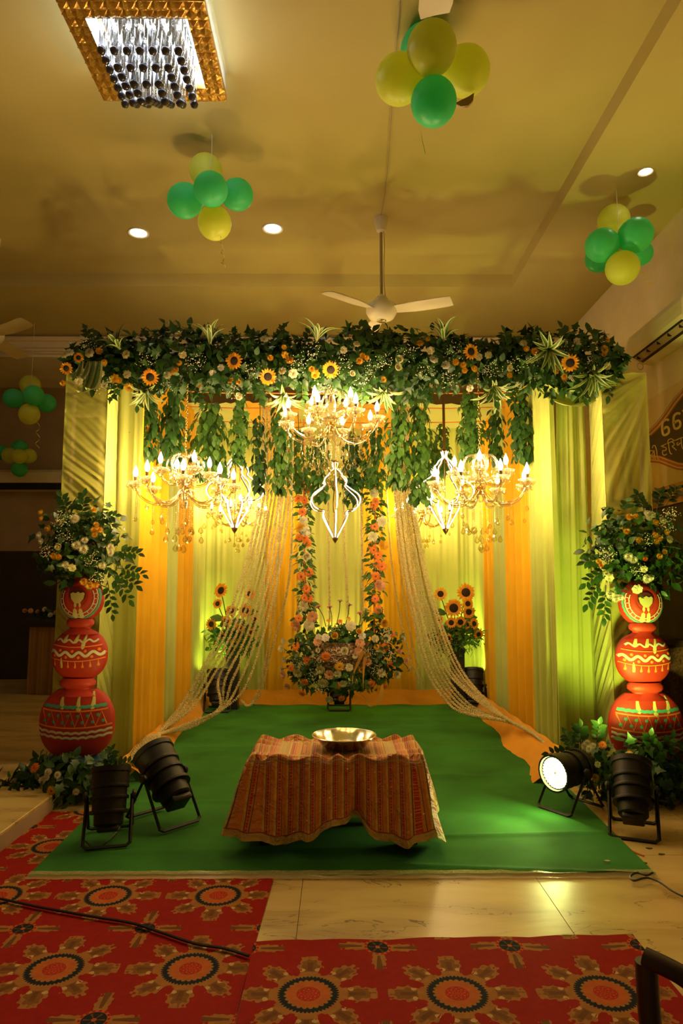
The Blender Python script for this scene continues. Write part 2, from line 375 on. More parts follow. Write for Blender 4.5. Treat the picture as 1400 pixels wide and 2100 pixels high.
# ================================================================== carpets
def carpet_mat(name, x0, y0, sx, sy):
    m, nt, bs, out = newmat(name)
    tc = nt.nodes.new('ShaderNodeTexCoord'); sp = nt.nodes.new('ShaderNodeSeparateXYZ'); nt.links.new(tc.outputs['Object'], sp.inputs[0])
    px, py = X(nt, sp.outputs[0]), X(nt, sp.outputs[1])
    nz = nt.nodes.new('ShaderNodeTexNoise'); nz.inputs['Scale'].default_value = 38; nz.inputs['Detail'].default_value = 3; nt.links.new(tc.outputs['Object'], nz.inputs['Vector'])
    n = X(nt, nz.outputs[0])
    def cell(ox, oy):
        u = (((px - (x0 + ox)) / sx + 0.5).f('FRACT') - 0.5) * sx
        v = (((py - (y0 + oy)) / sy + 0.5).f('FRACT') - 0.5) * sy
        r = (u * u + v * v).f('SQRT'); th = v.f('ARCTAN2', u); return u, v, r, th
    RED, GOLD, BROWN, NAVY, ORG = (0.30, 0.008, 0.004), (0.36, 0.15, 0.035), (0.15, 0.055, 0.014), (0.010, 0.014, 0.022), (0.50, 0.11, 0.02)
    # small four-leaf crosses
    u, v, r, th = cell(sx / 2, sy / 2)
    lobe = (th * 2).f('COSINE').f('ABSOLUTE')
    jag = (th * 44).f('SINE') * 0.009 + (r * 230).f('SINE') * 0.009
    leaf = r < (lobe.f('POWER', 3.6) * 0.135 + jag * lobe + 0.018)
    c = cmix(nt, RED, GOLD, leaf)
    vein = leaf * (((th * 2).f('COSINE').f('ABSOLUTE')) > 0.985) * (r > 0.06)
    c = cmix(nt, c, BROWN, vein)
    c = cmix(nt, c, ORG, r < 0.052); c = cmix(nt, c, RED, ((r - 0.047).f('ABSOLUTE') < 0.004) * ((th * 14).f('SINE') > 0.0))
    c = cmix(nt, c, NAVY, r < 0.041)
    c = cmix(nt, c, BROWN, (r < 0.036) * ((th * 3).f('SINE').f('ABSOLUTE') < 0.35)); c = cmix(nt, c, ORG, r < 0.009)
    # large medallions: eight scrolled leaves round a rosette
    u, v, r, th = cell(0, 0)
    lobe = (th * 8).f('COSINE'); l01 = lobe * 0.5 + 0.5
    jag = (th * 56).f('SINE') * 0.007 + (r * 210 + n * 6.0).f('SINE') * 0.007
    rq = (r - 0.116) / 0.118; rn = (r - 0.142) / 0.013
    big = (th * 4).f('COSINE') * 0.10
    thr = rq.f('POWER', 1.7) * 0.98 + (rn * rn * -1.0).f('EXPONENT') * 0.40 - big * rq
    leaf = (r > 0.10) * (r < 0.236) * ((l01 + jag * 14.0) > thr)
    inner = leaf * ((l01 + jag * 14.0) > (thr + 0.30)) * (r > 0.135)
    c = cmix(nt, c, GOLD, leaf); c = cmix(nt, c, (0.22, 0.085, 0.02), inner)
    curl = leaf * (((r * 150 + (th * 16).f('COSINE') * 2.6).f('SINE')) > 0.6) * (l01 < 0.45)
    c = cmix(nt, c, RED, curl)
    rib = leaf * (l01 > 0.95) * (r > 0.14) * (r < 0.195); c = cmix(nt, c, BROWN, rib)
    eye = leaf * ((((r - 0.148) * (r - 0.148)) + ((l01 - 0.5) * 0.03) * ((l01 - 0.5) * 0.03)) < 0.00009); c = cmix(nt, c, (0.55, 0.36, 0.14), eye)
    c = cmix(nt, c, GOLD, r < 0.116)
    c = cmix(nt, c, NAVY, r < ((th * 24).f('SINE').f('ABSOLUTE') * 0.009 + 0.097))
    c = cmix(nt, c, GOLD, r < ((th * 12).f('SINE').f('ABSOLUTE') * 0.010 + 0.074))
    c = cmix(nt, c, ORG, r < ((th * 12).f('SINE').f('ABSOLUTE') * 0.016 + 0.060))
    c = cmix(nt, c, GOLD, (r < 0.050) * ((th * 24).f('SINE') > 0.2)); c = cmix(nt, c, (0.42, 0.022, 0.010), r < 0.041)
    c = cmix(nt, c, ORG, (r < 0.036) * ((((r * 300).f('SINE')) * ((th * 9).f('SINE'))) > 0.35))
    hs = nt.nodes.new('ShaderNodeHueSaturation'); nt.links.new(c, hs.inputs['Color'])
    nt.links.new((n * 0.5 + 0.75).v, hs.inputs['Value'])
    nt.links.new(hs.outputs[0], bs.inputs['Base Color']); bs.inputs['Roughness'].default_value = 0.9; bs.inputs['Specular IOR Level'].default_value = 0.15
    noise_bump(nt, bs, 420, 0.25, 0.004)
    return m
def wavy_sheet(name, poly_fn, nu, nv, zf, th, m, **t):
    """poly_fn(u,v)->(x,y); a thin sheet with thickness"""
    top = [[(*poly_fn(i / nu, j / nv), 0) for i in range(nu + 1)] for j in range(nv + 1)]
    rows = [[(x, y, zf(x, y)) for (x, y, _) in r] for r in top]
    b = MB(); b.grid(rows)
    edge = [rows[0][i] for i in range(nu + 1)] + [rows[j][nu] for j in range(1, nv + 1)] + [rows[nv][i] for i in range(nu - 1, -1, -1)] + [rows[j][0] for j in range(nv - 1, 0, -1)]
    b.grid([[(x, y, z - th) for x, y, z in edge], edge], closed=True)
    return b.build(name, m, **t)
lerp = lambda a, b, t: a + (b - a) * t
wavy_sheet('patterned_rug', lambda u, v: (lerp(-1.765, -0.305 - 0.02 * math.sin(v * 5), u), lerp(1.3, 4.42, v)), 20, 40,
           lambda x, y: 0.006 + 0.003 * max(0, math.sin(x * 9 + y * 3)) * (x > -0.5), 0.005, carpet_mat('red_medallion_carpet', -1.03, 2.665, 0.497, 0.592),
           label='red rug with gold medallions lying left, partly under the green carpet', cat='rug', group='red medallion rugs')
wavy_sheet('patterned_rug', lambda u, v: (lerp(-0.32, 1.175, u), lerp(1.3, 2.835 + 0.012 * math.sin(u * 17) + 0.04 * u, v)), 40, 30,
           lambda x, y: 0.014 + (0.010 * max(0, math.sin(x * 11 + 1)) * max(0, (y - 2.55) / 0.3)), 0.012, carpet_mat('red_medallion_carpet_b', -0.095, 2.49, 0.508, 0.592),
           label='red rug with gold medallions across the bottom, its edge on bare marble', cat='rug', group='red medallion rugs')
def green_z(x, y):
    z = 0.012
    for (yc, sl, wd, a, xa, xb) in ((3.60, -0.10, 0.02, 0.010, 0.1, 1.6), (3.92, 0.06, 0.025, 0.011, 0.2, 1.6), (3.78, 0.03, 0.03, 0.006, -1.5, 0.2), (4.6, 0.03, 0.03, 0.007, -1.6, -.2), (5.2, -0.04, 0.04, 0.008, 0.2, 1.6), (6.1, 0.05, 0.05, 0.008, -1.6, 0.6), (6.0, -0.06, 0.05, 0.008, 0.3, 1.7), (6.9, 0.03, 0.06, 0.008, -1.6, 1.6)):
        d = (y - yc - sl * x) / wd
        k = max(0, min(1, (x - xa) / 0.25)) * max(0, min(1, (xb - x) / 0.25))
        z += a * k * math.exp(-d * d)
    return z
M['carpet'] = mat('green_felt', (0.040, 0.190, 0.034), 0.9, var=0.25, vscale=2.5, bump=0.2, bscale=500, bdist=0.003, sheen=0.03, spec=0.1)
gc = empty('green_carpet', (0, 5.5, 0), 'bright green felt carpet covering the stage floor under the table', 'carpet')
wavy_sheet('pile', lambda u, v: (lerp(lerp(-1.485, -1.57, v), lerp(1.545, 1.72, v), u), lerp(3.462 + 0.006 * math.sin(u * 9), 8.24, v)), 60, 260, green_z, 0.006, M['carpet']).parent = gc
gc.children[0].location = (0, -5.5, 0)
tp, nt, bs, out = newmat('clear_tape'); bs.inputs['Base Color'].default_value = (0.75, 0.62, 0.3, 1); bs.inputs['Roughness'].default_value = 0.12; bs.inputs['Alpha'].default_value = 0.45
noise_bump(nt, bs, 60, 0.4, 0.01)
M['tape'] = tp
b = MB(); n = 60
b.grid([[(lerp(-1.485, 1.545, i / n), y, z + 0.0015 * math.sin(i * 1.7)) for i in range(n + 1)] for (y, z) in ((3.425, 0.0085), (3.455, 0.010), (3.462, 0.0165), (3.50, 0.016))])
b.build('edge_tape', M['tape'], gc, label='clear glossy tape along the front edge')

# ================================================================== drapes
def drape(name, pts, z0, z1, m, dens=9, amp=0.03, label=None, cat='drape', group=None, seed=0, top=None, flare=0.0, nv=10, parent=None, kind=None):
    """a hanging cloth: folds run down a floor polyline pts, optional other top polyline"""
    r = random.Random(seed)
    def res(P, n):
        P = [Vector((*p, 0)) for p in P]; L = [0]
        for a, c in zip(P, P[1:]): L.append(L[-1] + (c - a).length)
        out = []
        for i in range(n + 1):
            s = L[-1] * i / n; k = 0
            while k < len(P) - 2 and s > L[k + 1]: k += 1
            f = (s - L[k]) / max(1e-6, L[k + 1] - L[k]); out.append(P[k].lerp(P[k + 1], f))
        return out, L[-1]
    Lg = res(pts, 2)[1]; nu = max(8, int(Lg * dens * 9)); nu = min(max(nu, int(Lg * 170)), 420)
    B, Lb = res(pts, nu); T, _ = res(top or pts, nu)
    ph = [r.uniform(0, 6.28) for _ in range(5)]; fr = [dens * r.uniform(0.8, 1.2), dens * 0.47, dens * 1.9 * r.uniform(.9, 1.1), r.uniform(15, 19)]
    rows = []
    for j in range(nv + 1):
        v = j / nv; row = []
        for i in range(nu + 1):
            p = B[i].lerp(T[i], v); tg = (B[min(nu, i + 1)] - B[max(0, i - 1)]).normalized(); nn = Vector((-tg.y, tg.x, 0)); s = Lb * i / nu
            sh = 0.25 * math.sin(v * 3 + ph[4])
            o = math.sin(fr[0] * s * 6.28 / 1.0 + ph[0] + sh) * 0.5 + math.sin(fr[1] * s * 6.28 + ph[1]) * 0.6 + math.sin(fr[2] * s * 6.28 + ph[2] + sh) * 0.28 + math.sin(fr[3] * s * 6.28 + ph[3] + 1.5 * math.sin(s * 9) + sh) * 0.20
            o *= amp * (1 - 0.35 * v) + flare * (1 - v) ** 3 * 0.3
            q = p + nn * o; row.append((q.x, q.y, lerp(z0, z1, v)))
        rows.append(row)
    b = MB(); b.grid(rows)
    return b.build(name, m, parent, label=label, cat=cat if label else None, group=group, kind=kind)
ZT = 3.34
XL, XR = -1.60, 1.72
G1 = 'cloth panels lining the stage'
LW = [(5.46, 6.25, 'yellow'), (6.25, 6.80, 'green'), (6.80, 7.52, 'yellow'), (7.52, 8.26, 'green')]
lbl = ['marigold yellow panel at the front of the left stage side, beside the front green flap', 'narrow lime green panel between the two yellow panels of the left stage side',
       'marigold yellow panel deeper in the left stage side, left of the floodlit green corner', 'lime green panel in the rear left corner of the stage']
for i, (a, c, m) in enumerate(LW):
    drape('drape', [(XL, a), (XL + 0.02, c)], 0.02, ZT, M[m], 8, 0.035, lbl[i], group=G1, seed=i)
RWL = [(8.24, 7.92, 'green'), (7.92, 7.45, 'yellow'), (7.45, 6.88, 'green'), (6.88, 5.98, 'yellow'), (5.98, 5.36, 'green2')]
lbl = ['lime green sliver of cloth in the rear right corner of the stage', 'narrow marigold yellow panel at the rear of the right stage side', 'lime green panel between the two yellow panels of the right stage side',
       'broad marigold yellow panel in the middle of the right stage side', 'olive lime pleated panel at the front of the right stage side']
for i, (a, c, m) in enumerate(RWL):
    drape('drape', [(XR, a), (XR, c)], 0.02, ZT, M[m], 9, 0.035, lbl[i], group=G1, seed=20 + i)
BW = [(-1.64, -0.86, 'green'), (-0.86, -0.47, 'yellow'), (-0.47, 0.32, 'green'), (0.32, 0.95, 'yellow'), (0.95, 1.74, 'green')]
lbl = ['lime green panel of the back wall behind the left sunflowers', 'marigold yellow panel of the back wall left of the flower swing', 'lime green panel at the centre of the back wall behind the swing',
       'marigold yellow panel of the back wall right of the flower swing', 'lime green panel of the back wall behind the right sunflowers']
for i, (a, c, m) in enumerate(BW):
    drape('drape', [(a, 8.30), (c, 8.30)], 0.16 if 0 else 0.02, ZT, M[m], 5.5, 0.022, lbl[i], group=G1, seed=40 + i)
# front flaps
drape('drape', [(-1.80, 5.52), (-1.57, 5.44)], 0.02, ZT, M['green'], 10, 0.02, 'lime green flap between the left post and the stage opening', group=G1, seed=60)
drape('drape', [(1.70, 5.40), (1.79, 5.44), (2.045, 5.53)], 0.02, 3.02, M['green2'], 4.5, 0.03, 'wide smooth lime green cloth between the right stage side and the right post', group=G1, seed=62, top=[(1.80, 5.44), (1.86, 5.46), (2.045, 5.53)], nv=20)
# stage roof cloths, seen from below between the vines
for i, (a, c, m) in enumerate([(-1.70, -0.98, 'green'), (-0.98, -0.42, 'yellow'), (-0.42, 0.06, 'green'), (0.06, 0.66, 'yellow'), (0.66, 1.80, 'green')]):
    b = MB(); n = 14
    b.grid([[(lerp(a, c, u / n), lerp(7.15, 8.32, v / n), 3.36 - 0.07 * math.sin(PI * v / n) - 0.03 * math.sin(PI * u / n) + 0.01 * math.sin(u * 2.1 + v)) for u in range(n + 1)] for v in range(n + 1)])
    b.build('canopy_cloth', M[m], label=['lime green roof cloth at the left side of the stage canopy', 'yellow roof cloth left of the centre of the stage canopy', 'lime green roof cloth over the centre of the stage canopy',
             'yellow roof cloth right of the centre of the stage canopy', 'lime green roof cloth at the right side of the stage canopy'][i], cat='roof cloth', group='stage canopy cloths')
for i, Y in enumerate((5.72, 6.2, 6.75, 7.35)):
    b = MB(); b.tube([(lerp(-1.6, 1.7, q / 12), Y, 3.19 - 0.02 * math.sin(PI * q / 12) + 0.004 * math.sin(q * 2.3)) for q in range(13)], 0.006, 5)
    b.build('string', M['amber'], label=['orange string strung nearest the front under the stage roof', 'second orange string from the front under the stage roof', 'third orange string from the front under the stage roof', 'rearmost orange string under the stage roof'][i], cat='string', group='orange strings under the roof')
# swag of cloth under the right end of the flower beam
b = MB(); n = 24
b.grid([[(lerp(1.66, 2.12, u / n), 5.34 - 0.05 * math.sin(v * 0.9), 3.05 - 0.15 * v / 8 - (0.07 + 0.02 * v / 8) * math.sin(PI * u / n) + 0.008 * math.sin(v * 2.2 + u * .3)) for u in range(n + 1)] for v in range(9)])
b.build('swag', M['green'], label='gathered lime green swag under the right end of the flower beam', cat='swag')

# cloth-wrapped posts: truss tubes inside a sheer sleeve
def post(x0, x1, label, side, fan):
    r = empty('wrapped_post', ((x0 + x1) / 2, 5.35, 0), label, 'post', 'cloth-wrapped front posts')
    xm = (x0 + x1) / 2
    for (x, y) in ((x0 + 0.05, 5.24), (x1 - 0.05, 5.24), (x0 + 0.05, 5.47), (x1 - 0.05, 5.47)):
        MB().tube([(x, y, 0.0), (x, y, 3.0)], 0.022, 8).build('truss_tube', M['wallbrown'], r)
    for z in (0.35, 1.0, 1.55, 2.05, 2.72, 2.98):
        for yy in (5.24, 5.47): MB().tube([(x0 + 0.05, yy, z), (x1 - 0.05, yy, z)], 0.016, 6).build('truss_rung', M['wallbrown'], r)
    b = MB(); b.tube([(xm, 5.30, 0.0), (xm, 5.30, 3.0)], 0.02, 6); b.build('truss_tube', M['wallbrown'], r)
    # sleeve: front face + inner side face, diagonal wraps
    def wrap(P, sgn, s0):
        return 0.010 * math.sin(s0 * 1.0) 
    nv, nu = 460, 30
    rows = []
    for j in range(nv + 1):
        z = lerp(0.0, 3.06, j / nv); row = []
        for i in range(nu + 1):
            u = i / nu; x = lerp(x0, x1, u)
            if fan: q = math.atan2(3.1 - z, (x1 + 0.04 - x) + 0.05) * 40 if z > 1.9 else (z * 1.0 - u * 0.42) * 75 + 2 * math.sin(z * 5)
            else: q = (z + u * (0.26 + 0.08 * math.sin(z * 1.3))) * 72 + 2.5 * math.sin(z * 3.1) + 1.2 * math.sin(z * 11)
            am = 0.35 + 0.65 * max(0, math.sin(z * 2.7 + u * 1.5 + 0.6)); o = am * (0.007 * math.sin(q) + 0.005 * math.sin(q * 1.63 + 1.3)) + 0.008 * math.sin(q * 0.31)
            row.append((x, 5.20 - o * (1 - (2 * u - 1) ** 8), z))
        rows.append(row)
    b = MB(); b.grid(rows); b.build('front_cloth', M['sheer'], r, label='thin cloth wrapped in slanting creases')
    xi = x1 if side < 0 else x0; rows = []
    for j in range(nv + 1):
        z = lerp(0.0, 3.05, j / nv); row = []
        for i in range(nu + 1):
            u = i / nu; q = (z + u * 0.45) * 46 + 2 * math.sin(z * 3)
            o = (0.008 * math.sin(q) + 0.006 * math.sin(q * 1.7 + 1)) * math.sin(PI * u) ** 0.5 + 0.02 * math.sin(z * 1.7) * u
            row.append((xi - side * (0.004 + o), lerp(5.20, 5.52, u), z))
        rows.append(row)
    b = MB(); b.grid(rows); b.build('side_cloth', M['green'], r)
    xo = x0 if side < 0 else x1
    b = MB(); b.grid([[(xo, lerp(5.20, 5.52, i / 4), lerp(0, 3.05, j / 4)) for i in range(5)] for j in range(5)]); b.build('outer_cloth', M['sheer'], r)
    return r
post(-2.11, -1.785, 'left front post wrapped in sheer lime cloth behind the left pots', -1, False)
post(2.075, 2.43, 'right front post wrapped in sheer lime cloth behind the right pots', 1, True)

# ruffled orange cloth along the foot of the drapes
def skirt(P, z1, out, label, seed, wz=0.02):
    r = random.Random(seed); n = len(P) * 14; path = bez([(x, y, 0) for x, y in P], 14); rows = []
    for j in range(9):
        v = j / 8; row = []
        for i, p in enumerate(path):
            a = path[max(0, i - 1)]; c = path[min(len(path) - 1, i + 1)]; tg = (c - a).normalized(); nn = Vector((tg.y, -tg.x, 0))
            w_ = out(i / (len(path) - 1)); s = i * 0.9
            o = w_ * (1 - v) ** 1.1 * (1 + 0.18 * math.sin(s * 0.35 + seed)); z = z1(i / (len(path) - 1)) * (1 - (1 - v) ** 0.8) + 0.014 + wz * abs(math.sin(s * 0.33 + v * 3)) * math.sin(PI * v)
            q = p + nn * o; row.append((q.x, q.y, z + 0.006 * math.sin(s + v * 7)))
        rows.append(row)
    b = MB(); b.grid(rows); return b.build('floor_cloth', M['orange'], label=label, cat='cloth', group='orange cloth along the floor')
skirt([(-1.62, 8.19), (-0.5, 8.19), (0.6, 8.19), (1.66, 8.19)], lambda t: 0.165, lambda t: 0.05, 'flat orange cloth strip along the foot of the back wall', 1, 0.004)
skirt([(-1.52, 5.02), (-1.55, 5.7), (-1.55, 6.6), (-1.52, 7.5), (-1.50, 8.12)], lambda t: 0.16, lambda t: lerp(0.16, 0.05, t), 'crumpled orange cloth along the left edge of the green carpet', 2)
skirt([(1.62, 8.12), (1.64, 7.4), (1.66, 6.5), (1.68, 5.7), (1.70, 4.98)], lambda t: 0.17, lambda t: lerp(0.06, 0.27, t), 'crumpled orange cloth along the right edge of the green carpet', 3)
# ================================================================== leaves and flowers
M['leaf'] = island('leaf_green', [(0.020, 0.060, 0.010), (0.032, 0.090, 0.014), (0.016, 0.050, 0.012), (0.050, 0.115, 0.016)], 0.42, 0.18)
M['leafl'] = island('vine_leaf_green', [(0.045, 0.125, 0.016), (0.070, 0.165, 0.022), (0.035, 0.095, 0.014), (0.095, 0.195, 0.030)], 0.45, 0.30)
M['stem'] = mat('stem_green', (0.05, 0.10, 0.02), 0.6)
M['varie'] = mat('variegated_green', (0.05, 0.12, 0.02), 0.45, var=0.3, vscale=20)
M['varic'] = mat('leaf_cream_edge', (0.38, 0.37, 0.13), 0.5)
M['sunp'] = island('sunflower_petal', [(0.80, 0.30, 0.010), (0.85, 0.40, 0.015), (0.78, 0.25, 0.008)], 0.6, 0.2)
M['sunc'] = mat('sunflower_centre', (0.030, 0.014, 0.006), 0.9, var=0.6, vscale=120, bump=0.9, bscale=200, bdist=0.01)
M['orgp'] = island('orange_petal', [(0.80, 0.20, 0.02), (0.85, 0.28, 0.04), (0.75, 0.15, 0.02)], 0.6, 0.2)
M['peach'] = island('peach_petal', [(0.80, 0.42, 0.22), (0.82, 0.50, 0.28), (0.78, 0.36, 0.18)], 0.6, 0.2)
M['yelp'] = island('yellow_petal', [(0.78, 0.42, 0.02), (0.82, 0.50, 0.04), (0.76, 0.36, 0.015)], 0.6, 0.2)
M['creamp'] = island('cream_petal', [(0.78, 0.70, 0.40), (0.82, 0.76, 0.50), (0.74, 0.64, 0.34)], 0.6, 0.2)
M['whitep'] = island('white_petal', [(0.80, 0.74, 0.58), (0.84, 0.79, 0.66), (0.78, 0.70, 0.50)], 0.6, 0.2)
M['breath'] = mat('white_blossom', (0.72, 0.66, 0.48), 0.7)
def leaf_tpl(rows, fold=0.25, droop=0.25):
    v = []; f = []
    for (t, w_) in rows:
        z = -droop * t * t
        if w_ < 1e-6: v.append((0, t, z))
        else: v += [(-w_, t, z + fold * w_), (0, t, z), (w_, t, z + fold * w_)]
    idx = []; k = 0
    for (t, w_) in rows:
        if w_ < 1e-6: idx.append((k, k, k)); k += 1
        else: idx.append((k, k + 1, k + 2)); k += 3
    for a, b in zip(idx, idx[1:]):
        for s in (0, 1):
            q = [a[s], a[s + 1], b[s + 1], b[s]]
            u = []
            for x in q:
                if x not in u: u.append(x)
            if len(u) == 4: f += [(u[0], u[1], u[2]), (u[0], u[2], u[3])]
            elif len(u) == 3: f.append(tuple(u))
    return np.array(v, dtype=np.float64), np.array(f)
LEAF = leaf_tpl([(0, 0), (0.2, 0.20), (0.5, 0.30), (0.8, 0.17), (1.0, 0)])
IVY = leaf_tpl([(0, 0), (0.05, 0.30), (0.25, 0.26), (0.36, 0.46), (0.55, 0.20), (1.0, 0)], 0.15, 0.3)
LANCE = leaf_tpl([(0, 0.05), (0.3, 0.085), (0.7, 0.07), (1.0, 0)], 0.5, 0.45)
def orient(pos, ydir, nrm, scale):
    """(n,3,4): local Y -> ydir, local Z near nrm"""
    y = ydir / np.linalg.norm(ydir, axis=1, keepdims=True)
    z = nrm - y * np.sum(nrm * y, axis=1, keepdims=True); z /= np.maximum(1e-6, np.linalg.norm(z, axis=1, keepdims=True))
    x = np.cross(y, z); s = np.asarray(scale)[:, None]
    return np.stack([x * s, y * s, z * s, pos], axis=2)
_leafme = {}
def leafmesh(tpl, m):
    k = (id(tpl), m.name)
    if k not in _leafme: _leafme[k] = tmesh('leaf', tpl[0], tpl[1], m)
    return _leafme[k]
def leaves(parent, A, tpl, m, nobj, name='leaf', stuff='foliage'):
    """A: matrices in world space; the nearest nobj become parts, the rest one stuff part"""
    w_ = np.array(wloc(parent)); A = A.copy(); A[:, :, 3] -= w_
    order = np.argsort(A[:, 1, 3]); me = leafmesh(tpl, m)
    for i in order[:nobj]:
        Mx = Matrix([list(A[i, r]) for r in range(3)] + [[0, 0, 0, 1]])
        link(name, me, parent, Mx)
    rest = order[nobj:]
    if len(rest):
        v, f = inst(tpl[0], tpl[1], A[rest])
        tag(link(stuff, tmesh(stuff, v, f, m), parent), kind='stuff')
def unit(n): v = RNG.normal(size=(n, 3)); return v / np.linalg.norm(v, axis=1, keepdims=True)
def blob(c, r, n, lo=0.55, hi=1.05, size=(0.05, 0.09), down=0.4, rot=None):
    """leaf matrices on/in an ellipsoid"""
    u = unit(n); rad = RNG.uniform(lo, hi, n)[:, None]
    d = u * np.array(r); p = d * rad
    if rot is not None: R = np.array(rot); p = p @ R.T; d = d @ R.T
    nd = d / np.linalg.norm(d, axis=1, keepdims=True)
    y = nd * 0.6 + unit(n) * 0.9 + np.array([0, 0, -down])
    return orient(np.array(c) + p, y, nd + unit(n) * 0.5 + np.array([0, -0.3, 0.2]), RNG.uniform(*size, n))

def petal(b, a, L, W, z0, tilt, curl, mi=0, r0=0.0, tip=0.35, seg=3):
    """one petal leaving the axis at angle a"""
    ca, sa = math.cos(a), math.sin(a); vs = []; 
    for i in range(seg + 1):
        t = i / seg; wd = W * (math.sin(PI * min(1, (t * 0.86 + 0.14))) ** 0.7 if i < seg else tip * 0.3)
        r = r0 + L * t * math.cos(tilt + curl * t); z = z0 + L * t * math.sin(tilt + curl * t)
        for s in (-1, 1): vs.append((ca * r - sa * s * wd / 2, sa * r + ca * s * wd / 2, z + 0.0))
    b.add(vs, [(2 * i, 2 * i + 1, 2 * i + 3, 2 * i + 2) for i in range(seg)], mi)
def dome(b, r, h, n=12, k=4, z0=0.0, mi=0):
    b.lathe([(r * math.cos(PI / 2 * i / k) if i < k else 0.0, z0 + h * math.sin(PI / 2 * i / k)) for i in range(k + 1)], n, mi)
FL = {}
def flower_meshes():
    r = random.Random(3)
    # sunflower: radius 1
    b = MB()
    for L, W, tl, n, ph in ((0.60, 0.24, 0.10, 17, 0), (0.55, 0.22, 0.32, 16, 0.2)):
        for i in range(n): petal(b, 2 * PI * i / n + ph + r.uniform(-.06, .06), L * r.uniform(0.88, 1.08), W, 0.0, tl + r.uniform(-.1, .15), r.uniform(-.5, .1), r0=0.40)
    FL['sun'] = (b.mesh('sunflower', M['sunp']), 'sun')
    b = MB(); dome(b, 0.46, 0.16, 18, 4, 0.0); b.lathe([(0.46, 0.0), (0.42, -0.1), (0.1, -0.2)], 18); FL['sunc'] = b.mesh('flower_centre', M['sunc'])
    def gerb(m, nm):
        b = MB()
        for L, W, tl, n, ph in ((0.85, 0.22, 0.10, 16, 0), (0.72, 0.22, 0.35, 14, 0.2), (0.45, 0.16, 0.6, 12, 0.1)):
            for i in range(n): petal(b, 2 * PI * i / n + ph, L * r.uniform(0.9, 1.05), W, 0.02, tl + r.uniform(-.1, .1), -0.4, r0=0.12, tip=0.9)
        return b.mesh(nm, m)
    FL['gerb'] = gerb(M['orgp'], 'gerbera'); FL['gerby'] = gerb(M['yelp'], 'gerbera')
    b = MB(); dome(b, 0.20, 0.16, 12, 3); FL['gerbc'] = b.mesh('flower_centre', mat('gerbera_centre', (0.35, 0.07, 0.01), 0.8, var=0.4, vscale=90))
    def mum(m, nm):
        b = MB()
        for k in range(6):
            tl = -0.25 + k * 0.29; n = 20 - 2 * k
            for i in range(n): petal(b, 2 * PI * i / n + k * 0.37, (0.95 - 0.09 * k) * r.uniform(.85, 1.05), 0.17, 0.05 + 0.05 * k, tl, 0.55, r0=0.05, tip=0.8, seg=2)
        return b.mesh(nm, m)
    FL['mumy'] = mum(M['yelp'], 'chrysanthemum'); FL['mumw'] = mum(M['whitep'], 'chrysanthemum'); FL['mumo'] = mum(M['orgp'], 'chrysanthemum')
    def carn(m, nm):
        b = MB(); n = 22
        for k, (rr, z, h) in enumerate(((1.0, 0.15, 0.30), (0.86, 0.34, 0.30), (0.66, 0.50, 0.28), (0.44, 0.62, 0.24), (0.22, 0.70, 0.18))):
            rows = []
            for j in range(4):
                t = j / 3; row = []
                for i in range(n):
                    a = 2 * PI * i / n; w_ = 1 + t * (0.10 * math.sin(a * 7 + k * 2) + 0.07 * math.sin(a * 11 + k))
                    row.append((math.cos(a + k) * rr * (0.25 + 0.75 * t) * w_, math.sin(a + k) * rr * (0.25 + 0.75 * t) * w_, z - 0.35 + h * t + 0.16 * t * math.sin(a * 9 + k * 3)))
                rows.append(row)
            b.grid(rows, closed=True)
        b.lathe([(0.12, -0.65), (0.26, -0.35), (0.34, -0.05)], 8, 1)
        return b.mesh(nm, [m, M['stem']])
    FL['carw'] = carn(M['creamp'], 'carnation'); FL['cary'] = carn(M['yelp'], 'carnation'); FL['carp'] = carn(M['peach'], 'carnation'); FL['white'] = carn(M['whitep'], 'carnation')
    def rose(m, nm):
        b = MB()
        for k in range(5):
            rr = 0.95 - 0.17 * k; n = 5
            for i in range(n):
                a = 2 * PI * i / n + k * 0.7; ca, sa = math.cos(a), math.sin(a); vs = []
                for j in range(4):
                    t = j / 3; R = rr * (0.45 + 0.62 * t - 0.18 * t * t); z = -0.2 + (0.75 + 0.06 * k) * t - 0.25 * (t ** 4) * (1 - k / 5)
                    for s in (-1, -.5, 0, .5, 1):
                        q = a + s * 0.75 * (0.7 + 0.3 * math.sin(PI * t)); vs.append((math.cos(q) * R, math.sin(q) * R, z - 0.10 * s * s * t))
                b.add(vs, [(j * 5 + i2, j * 5 + i2 + 1, j * 5 + i2 + 6, j * 5 + i2 + 5) for j in range(3) for i2 in range(4)])
        return b.mesh(nm, m)
    FL['rosew'] = rose(M['creamp'], 'rose'); FL['rosey'] = rose(M['yelp'], 'rose'); FL['rosep'] = rose(M['peach'], 'rose')
flower_meshes()
FNAME = dict(sun='sunflower', gerb='gerbera', gerby='gerbera', mumy='chrysanthemum', mumw='chrysanthemum', mumo='chrysanthemum', carw='carnation', cary='carnation', carp='carnation', white='carnation', rosew='rose', rosey='rose', rosep='rose')
def flower(kind, parent, pos, nrm, size, name=None):
    me = FL[kind]; me = me[0] if isinstance(me, tuple) else me
    Mx = Matrix.Translation(Vector(pos) - wloc(parent)) @ frame(nrm, roll=random.uniform(0, 6)) @ Matrix.Scale(size, 4)
    o = link(name or FNAME[kind], me, parent, Mx)
    if kind == 'sun': link('flower_centre', FL['sunc'], o)
    if kind in ('gerb', 'gerby'): link('flower_centre', FL['gerbc'], o)
    return o
ICO = None
